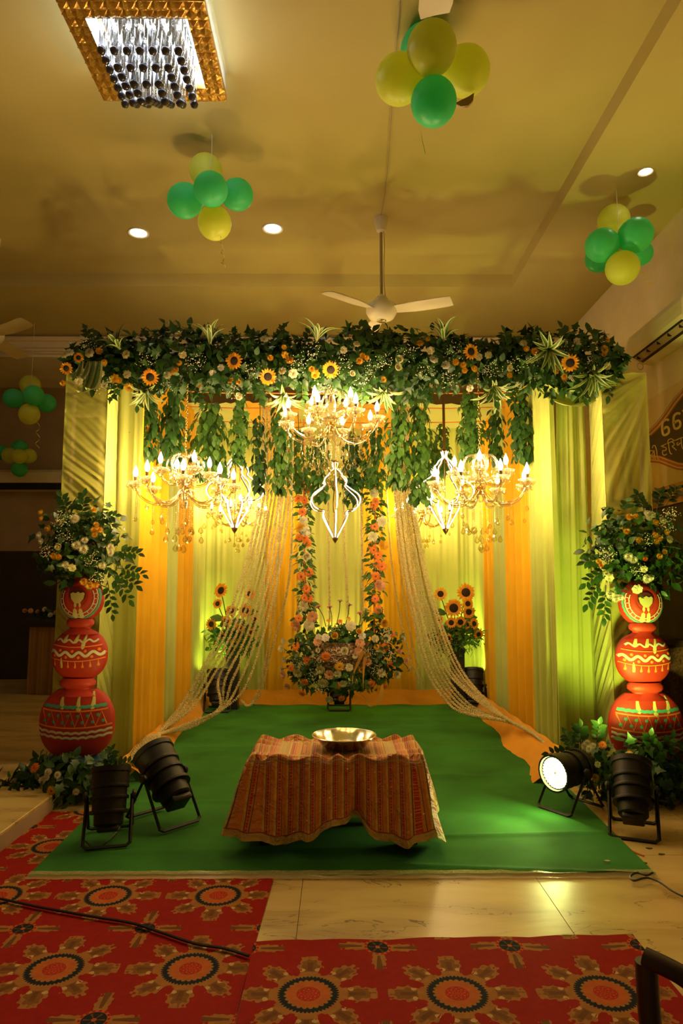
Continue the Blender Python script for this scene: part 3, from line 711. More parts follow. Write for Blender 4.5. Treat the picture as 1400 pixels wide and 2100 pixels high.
def ico():
    global ICO
    if ICO is None:
        t = (1 + 5 ** .5) / 2
        v = np.array([(-1, t, 0), (1, t, 0), (-1, -t, 0), (1, -t, 0), (0, -1, t), (0, 1, t), (0, -1, -t), (0, 1, -t), (t, 0, -1), (t, 0, 1), (-t, 0, -1), (-t, 0, 1)]) / math.hypot(1, t)
        f = np.array([(0, 11, 5), (0, 5, 1), (0, 1, 7), (0, 7, 10), (0, 10, 11), (1, 5, 9), (5, 11, 4), (11, 10, 2), (10, 7, 6), (7, 1, 8), (3, 9, 4), (3, 4, 2), (3, 2, 6), (3, 6, 8), (3, 8, 9), (4, 9, 5), (2, 4, 11), (6, 2, 10), (8, 6, 7), (9, 8, 1)])
        ICO = (v, f)
    return ICO
OCT = (np.array([(1, 0, 0), (-1, 0, 0), (0, 1, 0), (0, -1, 0), (0, 0, 1), (0, 0, -1)], float), np.array([(0, 2, 4), (2, 1, 4), (1, 3, 4), (3, 0, 4), (2, 0, 5), (1, 2, 5), (3, 1, 5), (0, 3, 5)]))
def breath(parent, spots, n=60, rad=0.07, size=0.0042):
    """baby's breath: sprays of tiny blossoms"""
    P = []
    for c in spots: P.append(np.array(c) + unit(n) * (RNG.uniform(0.3, 1, n)[:, None] * rad) * np.array([1, 0.6, 0.9]))
    P = np.concatenate(P) - np.array(wloc(parent)); A = np.zeros((len(P), 3, 4)); s = RNG.uniform(0.6, 1.2, len(P)) * size
    for i in range(3): A[:, i, i] = s
    A[:, :, 3] = P; v, f = inst(OCT[0], OCT[1], A)
    tag(link('baby_breath', tmesh('baby_breath', v, f, M['breath']), parent), kind='stuff')
def lance_tuft(parent, pos, axis, n=14, L=0.26, spread=0.9, a0=0.0):
    """variegated lance leaves, each a part"""
    ax = Vector(axis).normalized()
    for i in range(n):
        a = a0 + 2 * PI * i / n + random.uniform(-.2, .2); sp = spread * random.uniform(0.35, 1)
        R = frame(ax); d = (R @ Vector((math.cos(a) * sp, math.sin(a) * sp, 1))).normalized()
        nrm = (ax - d * ax.dot(d)); nrm = nrm.normalized() if nrm.length > 1e-4 else R @ Vector((1, 0, 0))
        l = L * random.uniform(0.7, 1.1)
        yv = d; z = (nrm - yv * nrm.dot(yv)).normalized(); x = yv.cross(z)
        Mx = Matrix(((x.x, yv.x, z.x, 0), (x.y, yv.y, z.y, 0), (x.z, yv.z, z.z, 0), (0, 0, 0, 1))) @ Matrix.Scale(l, 4)
        Mx.translation = Vector(pos) - wloc(parent)
        link('striped_leaf', STRIPED, parent, Mx)
def striped_mesh():
    b = MB(); seg = 6
    for (x0, x1, mi) in ((-1, -.55, 1), (-.55, .0, 0), (0, .55, 0), (.55, 1, 1)):
        rows = []
        for i in range(seg + 1):
            t = i / seg; w_ = 0.075 * math.sin(PI * (0.12 + 0.88 * t)) ** 0.7; z = 0.10 * t - 0.42 * t * t * t
            rows.append([(x * w_, t * (1 - 0.1 * t * t), z + 0.35 * abs(x) * w_) for x in (x0, x1)])
        b.grid(rows, mi)
    return b.mesh('striped_leaf', [M['varie'], M['varic']])
STRIPED = striped_mesh()

# ------------------------------------------------------------------ flower beam across the front
gb = empty('flower_beam', (0.05, 5.22, 3.15), 'long leafy beam of sunflowers and carnations across the top of the stage', 'flower garland')
MB().tube([(-2.12, 5.24, 3.14), (-1, 5.24, 3.15), (0.05, 5.24, 3.15), (1.1, 5.24, 3.15), (2.24, 5.24, 3.15)], [0.06, 0.09, 0.09, 0.09, 0.06], 10).build('foam_core', M['leaf'], gb)
def beam_leaves(n, lo, hi, size):
    x = RNG.uniform(-2.10, 2.24, n); th = RNG.uniform(0, 2 * PI, n); u = np.stack([np.zeros(n), np.cos(th), np.sin(th)], 1)
    rad = RNG.uniform(lo, hi, n) * (1 + 0.18 * np.sin(x * 4.1) + 0.12 * np.sin(x * 9.3 + 1)); end = np.clip((2.2 - np.abs(x - 0.05)) / 0.25, 0.5, 1)
    p = np.stack([x, 5.22 + u[:, 1] * rad * end * 0.95, 3.15 + u[:, 2] * rad * end * 1.12], 1)
    y = u * 0.7 + unit(n) * 0.85 + np.array([0, -0.1, -0.30]); return orient(p, y, u + unit(n) * 0.6 + np.array([0, -0.4, 0.2]), RNG.uniform(*size, n))
leaves(gb, beam_leaves(3000, 0.07, 0.205, (0.055, 0.10)), IVY, M['leaf'], 170)
leaves(gb, beam_leaves(2100, 0.08, 0.215, (0.05, 0.09)), LEAF, M['leaf'], 130, stuff='foliage_fill')
# sprigs standing out above and hanging below
def sprig(parent, p0, d, L=0.2, n=9, s=0.06, m='leaf', bend=0.25, tpl=None):
    d = Vector(d).normalized(); pts = []; side = d.orthogonal().normalized()
    for i in range(6):
        t = i / 5; pts.append(Vector(p0) + d * L * t + Vector((0, 0, -bend * L * t * t)))
    MB().tube(pts, [0.0035 * (1 - 0.6 * i / 5) for i in range(6)], 4).build('twig', M['stem'], parent)
    P = []; Y = []; Nn = []
    for i in range(n):
        t = 0.25 + 0.75 * i / (n - 1); q = pts[0].lerp(pts[-1], t) + Vector((0, 0, bend * L * (t - t * t) * .8)); sg = (-1) ** i
        dd = (pts[min(5, int(t * 5) + 1 if t < .99 else 5)] - pts[max(0, int(t * 5) - 1)]).normalized()
        sd = dd.cross(Vector((0, -1, 0.3))).normalized()
        y = dd * 0.6 + sd * sg * 0.9 if i < n - 1 else dd
        P.append(q); Y.append(y); Nn.append(Vector((0, -1, 0.5)) + Vector((random.uniform(-.4, .4), 0, random.uniform(-.4, .4))))
    A = orient(np.array([p[:] for p in P]), np.array([y[:] for y in Y]), np.array([q[:] for q in Nn]), np.full(n, s) * RNG.uniform(.8, 1.15, n))
    leaves(parent, A, tpl or LEAF, M[m], n)
for (px, py, up) in ((195, 688, 1), (345, 700, 1), (395, 690, 1), (520, 695, 1), (560, 685, 1), (620, 695, 1), (735, 690, 1), (765, 688, 1), (800, 690, 1), (850, 695, 1), (1040, 690, 1), (1085, 685, 1), (1165, 690, 1), (1200, 692, 1),
                    (250, 800, -1), (285, 812, -1), (395, 806, -1), (520, 806, -1), (620, 806, -1), (720, 800, -1), (760, 802, -1), (840, 808, -1), (880, 810, -1), (990, 798, -1), (1060, 806, -1), (1120, 795, -1), (1180, 798, -1), (1255, 790, -1)):
    p = atY(px, py, random.uniform(5.05, 5.3)); sprig(gb, p - Vector((0, 0, 0.10 * up)), (random.uniform(-.5, .5), -0.25, up), random.uniform(0.13, 0.2), 7, 0.065, bend=0.15, tpl=IVY if random.random() < 0.5 else LEAF)
def beamp(px, py):
    z = atY(px, py, 5.05).z; dz = (z - 3.15) / 0.25; Y = 5.22 - 0.20 * math.sqrt(max(0.05, 1 - min(1, dz * dz))) - 0.015
    p = atY(px, py, Y); return p, Vector((0.0, -1, 0.2 + 0.55 * dz * 0.6))
for (px, py, s) in ((481, 743, 19), (550, 775, 19), (310, 776, 19), (678, 761, 19), (139, 758, 14), (164, 736, 11), (964, 724, 18), (1166, 747, 20)):
    p, n = beamp(px, py); flower('sun', gb, p + Vector((0, -0.03, 0)), n + Vector((random.uniform(-.3, .3), 0, -0.3)), s * 5.0 / 1400)
for (px, py) in ((203, 720), (215, 744), (246, 781), (236, 776), (362, 759), (368, 745), (356, 765), (472, 779), (489, 784), (582, 713), (584, 728), (554, 735), (594, 739), (640, 758), (264, 794), (130, 786), (861, 704), (877, 697), (743, 730), (752, 734), (737, 741),
                 (786, 779), (1079, 717), (950, 749), (953, 761), (971, 757), (934, 744), (1096, 721), (1244, 698), (1239, 717), (1238, 728), (1139, 760), (1156, 773), (1044, 770), (647, 768), (408, 790)):
    p, n = beamp(px, py); flower(random.choice(['mumy', 'mumy', 'cary']), gb, p, n + Vector((random.uniform(-.4, .4), 0, random.uniform(-.4, .2))), random.uniform(7, 10) * 5.0 / 1400)
for (px, py) in ((259, 727), (343, 769), (436, 764), (453, 754), (579, 761), (601, 766), (542, 696), (374, 727), (214, 790), (166, 763), (162, 781), (143, 723), (184, 724), (207, 767), (490, 813), (261, 768), (731, 706), (704, 718), (819, 737), (816, 753), (883, 719), (889, 737),
                 (914, 749), (981, 732), (1001, 728), (1073, 704), (1045, 755), (1133, 741), (1184, 701), (1245, 751), (1175, 776), (880, 793), (722, 766), (1062, 790), (963, 796), (132, 728)):
    p, n = beamp(px, py); flower(random.choice(['carw', 'carw', 'rosew', 'white']), gb, p, n + Vector((random.uniform(-.4, .4), 0, random.uniform(-.4, .2))), random.uniform(7.5, 10.5) * 5.0 / 1400)
breath(gb, [beamp(x, y)[0] for (x, y) in ((180, 705), (210, 790), (300, 735), (400, 740), (480, 800), (520, 760), (610, 745), (665, 790), (700, 745), (760, 755), (840, 720), (790, 740), (870, 760), (920, 775), (1010, 755), (1060, 745), (1100, 735), (1150, 710), (1215, 735), (640, 720), (930, 720), (1225, 780), (350, 790), (740, 780))], 55, 0.10)
for (px, py, ax, L, n) in ((430, 705, (0, -.3, 1), 0.24, 15), (245, 715, (-.3, -.6, .6), 0.22, 11), (648, 700, (.2, -.3, 1), 0.24, 15), (300, 790, (0, -.5, -1), 0.22, 13), (580, 800, (.1, -.5, -1), 0.24, 13), (790, 790, (-.1, -.5, -1), 0.25, 15),
                           (910, 700, (0, -.3, 1), 0.24, 11), (1010, 785, (.2, -.5, -1), 0.24, 13), (1125, 712, (-.1, -.8, -.5), 0.24, 15), (1212, 755, (.1, -.6, -1), 0.24, 15)):
    lance_tuft(gb, beamp(px, py)[0] + Vector((0, 0.02, 0)), ax, n, L)
for (dx, dz) in ((-0.06, 0), (0.06, 0.02), (0.01, -0.03), (0.12, 0.0)):
    lance_tuft(gb, atY(180 + dx * 200, 740, 4.98), (0.4 * dx, -0.45, -1), 1, 0.40 + dx, 0.12, PI / 2)

# ------------------------------------------------------------------ hanging vines under the roof strings
def vine(px, y0, y1, wpx, Y, n, label, m='leafl', nobj=45):
    top = atY(px, y0, Y); bot = atY(px, y1, Y); L = top.z - bot.z; R = wpx / 2 * Y / FPX
    r = empty('hanging_vine', (top.x, Y, bot.z), label, 'vine', 'leafy vines hanging under the roof')
    b = MB(); z_top = 3.19
    st = bez([(top.x, Y, z_top), (top.x + 0.01, Y, top.z), (top.x - 0.01, Y, lerp(top.z, bot.z, .5)), (top.x, Y, bot.z + 0.05)], 6)
    b.tube(st, 0.004, 4); b.build('stem', M['stem'], r)
    n = int(n * 1.7); t = RNG.uniform(0, 1, n) ** 0.8; th = RNG.uniform(0, 2 * PI, n)
    rad = R * np.sin(np.clip(0.25 + t * 2.2, 0, 2.75)) ** 0.8 * RNG.uniform(0.15, 1.0, n)
    p = np.stack([top.x + np.cos(th) * rad, Y + np.sin(th) * rad * 0.8, top.z - t * L * 0.93], 1)
    yv = np.stack([np.cos(th) * 0.55, np.sin(th) * 0.55 - 0.1, np.full(n, -1.0)], 1) + unit(n) * 0.45
    nn = np.stack([np.cos(th), np.sin(th) - 0.4, np.full(n, 0.35)], 1) + unit(n) * 0.3
    leaves(r, orient(p, yv, nn, RNG.uniform(0.055, 0.10, n)), LEAF if random.random() < .6 else IVY, M[m], nobj)
    return r
VN = [(300, 798, 945, 62, 5.62, 150, 'dark leafy vine hanging farthest left beside the lime flap', 'leaf', 60), (355, 795, 960, 58, 5.75, 150, 'long leafy vine just left of the left chandelier chain', 'leaf', 60),
      (432, 822, 985, 92, 6.05, 200, 'broad leafy vine to the right of the left chandelier chain', 'leafl', 60), (492, 812, 955, 36, 5.9, 80, 'slim leafy vine above the left lit lantern', 'leafl', 45), (531, 852, 1010, 32, 6.3, 80, 'slender tapering vine between the left lantern and the centre chandelier', 'leaf', 45),
      (577, 815, 1020, 56, 6.2, 140, 'long pale green vine beside the left of the centre chandelier', 'leafl', 50), (610, 880, 1005, 50, 7.0, 90, 'vine hanging behind the left arms of the centre chandelier', 'leafl', 25), (655, 885, 1030, 60, 7.1, 110, 'vine above the left half of the centre lantern', 'leafl', 30),
      (722, 885, 1035, 60, 7.1, 110, 'vine above the right half of the centre lantern', 'leaf', 30), (768, 870, 1000, 50, 7.0, 90, 'vine hanging behind the right arms of the centre chandelier', 'leafl', 30), (815, 800, 1010, 62, 6.0, 160, 'thick leafy vine right of the centre chandelier', 'leafl', 60),
      (857, 812, 1045, 66, 6.15, 180, 'longest thick vine just left of the right lantern', 'leafl', 60), (908, 868, 975, 36, 6.9, 60, 'small vine behind the dark pole of the right lantern', 'leafl', 25), (962, 800, 945, 56, 6.0, 140, 'cone shaped vine left of the right chandelier chain', 'leafl', 55),
      (1016, 832, 950, 36, 6.3, 60, 'thin loose vine right of the right chandelier chain', 'leaf', 40), (1068, 795, 950, 54, 5.85, 140, 'dense vine hanging farthest right against the yellow panel', 'leaf', 60), (880, 905, 1005, 60, 7.2, 90, 'low vine hanging behind the right lantern', 'leafl', 25)]
for v_ in VN: vine(*v_)

# ------------------------------------------------------------------ bouquets
def bouquet(name, c, r, rot, n, flowers, label, group, spots=(), nobj=110, size=(0.05, 0.09), down=0.4, Yf=None, fsz=1.0, base=None):
    e = empty(name, base or c, label, 'bouquet', group)
    R = Matrix.Rotation(rot, 3, 'Y'); A = blob(c, r, n, 0.35, 1.05, size, down, rot=[list(q) for q in R])
    h = n // 2
    leaves(e, A[:h], IVY, M['leaf'], nobj // 2); leaves(e, A[h:], LEAF, M['leaf'], nobj // 2, stuff='foliage_fill')
    for (px, py, kind, s) in flowers:
        Yc = Yf if Yf else c[1] - r[1] * 0.95
        p = atY(px, py, Yc); d = (p - Vector(c)); d.y = -abs(d.y) - 0.1
        dd = Vector((d.x / r[0], -1.1, d.z / r[2] * 0.8))
        q = Vector((p.x, c[1] - r[1] * math.sqrt(max(0.03, 1 - min(0.97, (d.x / r[0]) ** 2 * .5 + (d.z / r[2]) ** 2 * .5))) * 1.02, p.z)); q = atY(px, py, q.y)
        flower(kind, e, q, dd, s * c[1] / FPX * fsz)
    if spots: breath(e, [atY(x, y, c[1] - r[1] * 0.9) for x, y in spots], 70, 0.08)
    return e
c = atY(165, 1118, 5.0)
eb = bouquet('flower_bouquet', c, (0.33, 0.20, 0.33), 0.55, 700, [(154, 1065, 'mumw', 12), (158, 1118, 'mumw', 11), (172, 1126, 'mumw', 11), (174, 1108, 'mumw', 8), (226, 1122, 'mumw', 9), (226, 1134, 'mumw', 8), (82, 1098, 'mumw', 9), (86, 1110, 'mumw', 8), (120, 1121, 'rosew', 9), (136, 1158, 'mumw', 9), (148, 1164, 'carw', 8), (209, 1159, 'mumw', 9), (246, 1202, 'mumw', 11), (256, 1196, 'carw', 8),
    (85, 1052, 'mumy', 8), (86, 1064, 'mumy', 7), (100, 1084, 'mumy', 8), (192, 1047, 'mumy', 8), (193, 1088, 'mumy', 9), (204, 1087, 'mumy', 8), (197, 1076, 'mumy', 7), (194, 1097, 'mumy', 7), (112, 1140, 'mumy', 9), (122, 1142, 'mumy', 8), (172, 1192, 'mumy', 9), (184, 1199, 'mumy', 10), (196, 1199, 'mumy', 8)],
    'leafy bouquet of white and yellow flowers crowning the left pots', 'bouquets on the pots', [(125, 1065), (130, 1100), (190, 1145), (205, 1185), (95, 1130)])
for (px, py, d) in ((255, 1128, (1, -.2, .2)), (262, 1165, (1, -.1, 0)), (245, 1195, (.7, -.2, -.6)), (225, 1215, (.3, -.2, -1)), (170, 1035, (.1, -.1, 1)), (135, 1035, (-.3, -.1, 1)), (210, 1060, (.8, -.1, .5)), (250, 1180, (.9, -.1, -.2))):
    sprig(eb, atY(px, py, 4.92) - Vector(d).normalized() * 0.09, d, 0.2, 9, 0.06)
c = atY(1303, 1130, 5.0)
eb = bouquet('flower_bouquet', c, (0.34, 0.20, 0.38), -0.6, 750, [(1326, 1054, 'mumw', 9), (1336, 1057, 'mumw', 9), (1329, 1063, 'mumw', 8), (1357, 1068, 'rosew', 9), (1288, 1142, 'mumw', 10), (1298, 1148, 'mumw', 9), (1325, 1186, 'mumw', 11), (1333, 1184, 'mumw', 8), (1252, 1220, 'mumw', 10), (1264, 1226, 'mumw', 10), (1272, 1224, 'mumw', 8), (1249, 1184, 'carw', 9), (1306, 1208, 'carw', 10), (1372, 1106, 'carw', 8), (1320, 1167, 'carw', 7),
    (1290, 1061, 'mumy', 9), (1304, 1060, 'mumy', 8), (1284, 1090, 'mumy', 8), (1310, 1109, 'mumy', 9), (1342, 1098, 'mumy', 8), (1350, 1104, 'mumy', 9), (1344, 1111, 'mumy', 7), (1365, 1092, 'mumy', 8), (1228, 1151, 'mumy', 7), (1233, 1159, 'mumo', 6), (1350, 1141, 'mumy', 8), (1362, 1131, 'cary', 6), (1343, 1072, 'mumy', 8), (1322, 1146, 'mumo', 6)],
    'leafy bouquet of white and yellow flowers crowning the right pots', 'bouquets on the pots', [(1325, 1108), (1375, 1055), (1245, 1135), (1310, 1170), (1365, 1080)])
for (px, py, d) in ((1225, 1145, (-1, -.1, .2)), (1225, 1175, (-1, -.2, -.3)), (1220, 1205, (-.7, -.2, -.7)), (1240, 1225, (-.2, -.2, -1)), (1350, 1025, (.2, -.1, 1)), (1375, 1015, (.5, -.1, 1)), (1385, 1120, (1, -.1, 0)), (1380, 1150, (.8, -.1, -.5)), (1260, 1090, (-1, -.1, .4)), (1315, 1030, (-.3, -.1, 1))):
    sprig(eb, atY(px, py, 4.92) - Vector(d).normalized() * 0.09, d, 0.19, 9, 0.06)
c = Vector((-1.78, 4.66, 0.13))
eb = bouquet('floor_bouquet', c, (0.42, 0.22, 0.155), 0.0, 560, [(70, 1574, 'gerb', 11), (88, 1600, 'mumw', 9), (100, 1584, 'mumw', 9), (96, 1594, 'mumw', 8), (119, 1589, 'mumw', 8), (105, 1622, 'gerby', 11), (156, 1623, 'mumw', 8), (113, 1682, 'gerby', 9), (205, 1610, 'gerb', 9)],
    'dark leafy floor bouquet at the foot of the left pots', 'bouquets on the floor', nobj=90, Yf=4.5, base=(-1.78, 4.70, 0.0))
for (px, py, d) in ((85, 1560, (-.3, -.2, 1)), (70, 1610, (-1, -.2, -.2)), (225, 1545, (.2, -.1, 1)), (250, 1560, (.7, -.2, .6)), (240, 1580, (.8, -.2, .2)), (75, 1640, (-1, -.3, 0))):
    sprig(eb, atY(px, py, 4.72) - Vector(d).normalized() * 0.14, d, 0.22, 9, 0.055)
c = Vector((2.02, 4.62, 0.18))
eb = bouquet('floor_bouquet', c, (0.50, 0.22, 0.21), 0.0, 760, [(1199, 1530, 'mumw', 9), (1208, 1536, 'mumw', 9), (1204, 1524, 'mumw', 8), (1216, 1530, 'mumw', 8), (1235, 1527, 'gerb', 9), (1276, 1556, 'mumw', 10), (1290, 1552, 'mumw', 10), (1297, 1560, 'rosep', 9), (1291, 1545, 'gerb', 7), (1271, 1573, 'mumw', 8), (1220, 1595, 'gerby', 9), (1225, 1568, 'carw', 6), (1252, 1679, 'mumw', 9), (1381, 1672, 'gerby', 10)],
    'dark leafy floor bouquet with lit white flowers at the foot of the right pots', 'bouquets on the floor', nobj=100, Yf=4.40, base=(2.02, 4.62, 0.0))
for (px, py, d) in ((1150, 1540, (-.8, -.2, .4)), (1170, 1520, (-.3, -.1, 1)), (1190, 1505, (0, -.1, 1)), (1225, 1500, (.1, -.1, 1)), (1330, 1520, (0, -.3, 1)), (1370, 1525, (.1, -.3, 1)), (1390, 1700, (.5, -.4, .1)), (1160, 1555, (-.9, -.2, 0)), (1345, 1545, (0, -.5, .8))):
    sprig(eb, atY(px, py, 4.62) - Vector(d).normalized() * 0.12, d, 0.22, 9, 0.06)
# ================================================================== chandeliers
M['bulb'] = emis('candle_bulb', (1.0, 0.68, 0.31), BULB)
M['bulbs'] = emis('candle_bulb_small', (1.0, 0.68, 0.31), BULB * 1.15)
M['glass'] = crystal('cut_glass', (1.0, 0.95, 0.80), 0.58)
M['armglass'] = crystal('arm_glass', (0.95, 0.82, 0.52), 0.75)
M['drop'] = crystal('glass_drop', (0.96, 0.90, 0.66), 0.45)
M['candle'] = mat('candle_sleeve', (0.16, 0.08, 0.03), 0.5)
def facet(me):
    me.polygons.foreach_set('use_smooth', np.zeros(len(me.polygons), dtype=bool)); return me
def drop_mesh(h=0.052, r=0.0175):
    b = MB(); b.lathe([(0.0, -h), (r * .55, -h * .93), (r * .95, -h * .74), (r, -h * .60), (r * .72, -h * .34), (r * .28, -h * .10), (0.0, 0)], 7); return facet(b.mesh('crystal_drop', M['drop']))
DROP = drop_mesh()
def strand_mesh(n, step=0.0125, r=0.0052):
    P = np.zeros((n, 3, 4)); 
    for i in range(3): P[:, i, i] = r
    P[:, 2, 3] = -(np.arange(n) + 0.5) * step; v, f = inst(*OCT, P)
    return tmesh('bead_strand', v, f, M['glass'], smooth=False)
STR = {n: strand_mesh(n, 0.0155, 0.0058) for n in (5, 9, 14, 19, 24, 29)}
def chandelier(name, seed=1, bulbm='bulb', lower=8, upper=4):
    """hub at the origin, z up; parts: column, hub, arms (> cup, candle, bulb), crown loops, strands, drops"""
    r = random.Random(seed); root = empty(name, (0, 0, 0))
    b = MB(); b.lathe([(0.0, -0.12), (0.02, -0.115), (0.035, -0.09), (0.02, -0.06), (0.03, -0.02), (0.055, 0.02), (0.06, 0.045), (0.03, 0.08), (0.022, 0.13), (0.04, 0.16), (0.05, 0.185), (0.022, 0.21), (0.018, 0.26), (0.0, 0.30)], 12)
    facet(b.build('column', M['glass'], root).data)
    b = MB(); b.lathe([(0.0, -0.055), (0.022, -0.05), (0.032, -0.03), (0.034, -0.01), (0.026, 0.01), (0.03, 0.02), (0.012, 0.03)], 14); b.build('hub', M['gold'], root)
    b = MB(); b.lathe([(0.028, 0.05), (0.10, 0.075), (0.115, 0.09), (0.118, 0.094)], 24, wob=lambda a, z: 1 + 0.08 * math.sin(a * 12) * (z > 0.06)); b.build('glass_dish', M['glass'], root)
    def arm_mesh(prof):
        b = MB(); b.tube(bez(prof, 6), 0.0105, 7)
        b.tube([p + Vector((0, 0, 0.014)) for p in bez(prof, 6)], 0.004, 5); return b.mesh('arm', M['armglass'])
    AL = arm_mesh([(0.03, 0, 0.0), (0.075, 0, -0.075), (0.16, 0, -0.135), (0.27, 0, -0.14), (0.37, 0, -0.085), (0.42, 0, -0.005), (0.425, 0, 0.01)])
    AU = arm_mesh([(0.02, 0, 0.10), (0.055, 0, 0.05), (0.12, 0, 0.03), (0.19, 0, 0.06), (0.225, 0, 0.13)])
    b = MB(); b.lathe([(0.008, 0.0), (0.04, 0.006), (0.066, 0.022), (0.078, 0.036), (0.072, 0.038), (0.035, 0.018), (0.012, 0.016)], 20, wob=lambda a, z: 1 + 0.09 * math.sin(a * 10) * (z > 0.01)); CUP = b.mesh('cup', M['glass'])
    b = MB(); b.lathe([(0.013, 0.014), (0.013, 0.075), (0.016, 0.078), (0.016, 0.084), (0.0, 0.084)], 10); CAN = b.mesh('candle', M['candle'])
    b = MB(); b.lathe([(0.008, 0.084), (0.017, 0.098), (0.0215, 0.118), (0.017, 0.142), (0.007, 0.165), (0.0, 0.184)], 8); BUL = b.mesh('bulb', M[bulbm])
    b = MB(); b.lathe([(0.0, -0.045), (0.012, -0.04), (0.03, -0.018), (0.045, 0.0), (0.008, 0.002)], 12, wob=lambda a, z: 1 + 0.1 * math.sin(a * 6)); POD = facet(b.mesh('glass_pod', M['glass']))
    def addarm(me, a, tip):
        A = link('arm', me, root, Matrix.Rotation(a, 4, 'Z'))
        for nm, m2 in (('cup', CUP), ('candle', CAN), ('bulb', BUL), ('glass_pod', POD)): link(nm, m2, A, Matrix.Translation(tip))
        k = 6
        for q in range(k):
            t = 2 * PI * q / k + r.uniform(-.2, .2); p = (tip[0] + 0.066 * math.cos(t), 0.066 * math.sin(t), tip[2] + 0.022)
            link('crystal_drop', DROP, A, Matrix.Translation(p) @ Matrix.Scale(0.72, 4))
        return A
    for i in range(lower): addarm(AL, 2 * PI * i / lower + 0.18, (0.425, 0, 0.015))
    for i in range(upper): addarm(AU, 2 * PI * i / upper + 0.55, (0.225, 0, 0.13))
    cr = bez([(0.012, 0, 0.285), (0.06, 0, 0.305), (0.125, 0, 0.285), (0.16, 0, 0.225), (0.145, 0, 0.165), (0.11, 0, 0.15)], 5)
    b = MB(); b.tube(cr, 0.0085, 6); CR = b.mesh('crown_loop', M['glass'])
    for i in range(8): link('crown_loop', CR, root, Matrix.Rotation(2 * PI * i / 8 + 0.2, 4, 'Z'))
    def hang(x, y, z, n, s=1.0):
        o = link('bead_strand', STR[n], root, Matrix.Translation((x, y, z)))
        link('crystal_drop', DROP, o, Matrix.Translation((0, 0, -n * 0.0155)) @ Matrix.Scale(s, 4))
    for i in range(lower):
        a = 2 * PI * i / lower + 0.18; hang(0.415 * math.cos(a), 0.415 * math.sin(a), -0.03, r.choice((9, 14)), 1.0)
        a += 0.1; hang(0.27 * math.cos(a), 0.27 * math.sin(a), -0.14, r.choice((5, 9, 14)), 1.15)
        a += 0.25; hang(0.16 * math.cos(a), 0.16 * math.sin(a), -0.12, r.choice((14, 19)), 1.3)
    for i in range(8):
        a = 2 * PI * i / 8 + 0.4; hang(0.07 * math.cos(a), 0.07 * math.sin(a), -0.04, r.choice((24, 29, 19)), 1.35)
    hang(0, 0, -0.12, 24, 1.5)
    return root
def chain(root, z0, z1, r=0.0042):
    """oval links, each a part"""
    b = MB(); n = 10; b.tube([(0.0085 * math.cos(2 * PI * i / n), 0, 0.017 * math.sin(2 * PI * i / n)) for i in range(n)], r * 0.75, 5, closed=True); me = b.mesh('chain_link', M['gold'])
    k = int((z1 - z0) / 0.027)
    for i in range(k): link('chain_link', me, root, Matrix.Translation((0, 0, z0 + 0.015 + i * (z1 - z0 - 0.02) / max(1, k - 1))) @ Matrix.Rotation(PI / 2 * (i % 2) + .5, 4, 'Z'))
proto = chandelier('chandelier', 5)
GC = 'lit crystal chandeliers'
def place(src, loc, rz, label, zc, scale=1.0, first=False):
    o = src if first else copy_tree(src)
    o.location = loc; o.rotation_euler = (0, 0, rz); o.scale = (scale,) * 3; tag(o, label, 'chandelier', GC); return o
cl = atY(379, 1003, 5.12); cc = atY(678, 872, 5.12); cr_ = atY(985, 1003, 5.12)
a1 = place(proto, cl, 0.0, 'crystal chandelier with candle bulbs hanging at the left front of the stage', 3.1, 0.85, first=True)
a2 = place(proto, cc, 0.35, 'crystal chandelier with candle bulbs highest at the centre under the flower beam', 3.1, 0.85)
a3 = place(proto, cr_, 0.8, 'crystal chandelier with candle bulbs hanging at the right front of the stage', 3.1, 0.85)
small = chandelier('chandelier', 9, 'bulbs', 6, 3)
c4 = atY(490, 1058, 7.75); c5 = atY(866, 1060, 7.75)
a4 = place(small, c4, 0.2, 'smaller crystal chandelier at the back left, behind the left lit lantern', 3.1, 0.74, first=True)
a5 = place(small, c5, 0.5, 'smaller crystal chandelier at the back right, behind the right lit lantern', 3.1, 0.74)
for a, zt in ((a1, 3.16), (a2, 3.16), (a3, 3.16), (a4, 3.30), (a5, 3.30)): chain(a, 0.30, (zt - a.location.z) / a.scale[0])

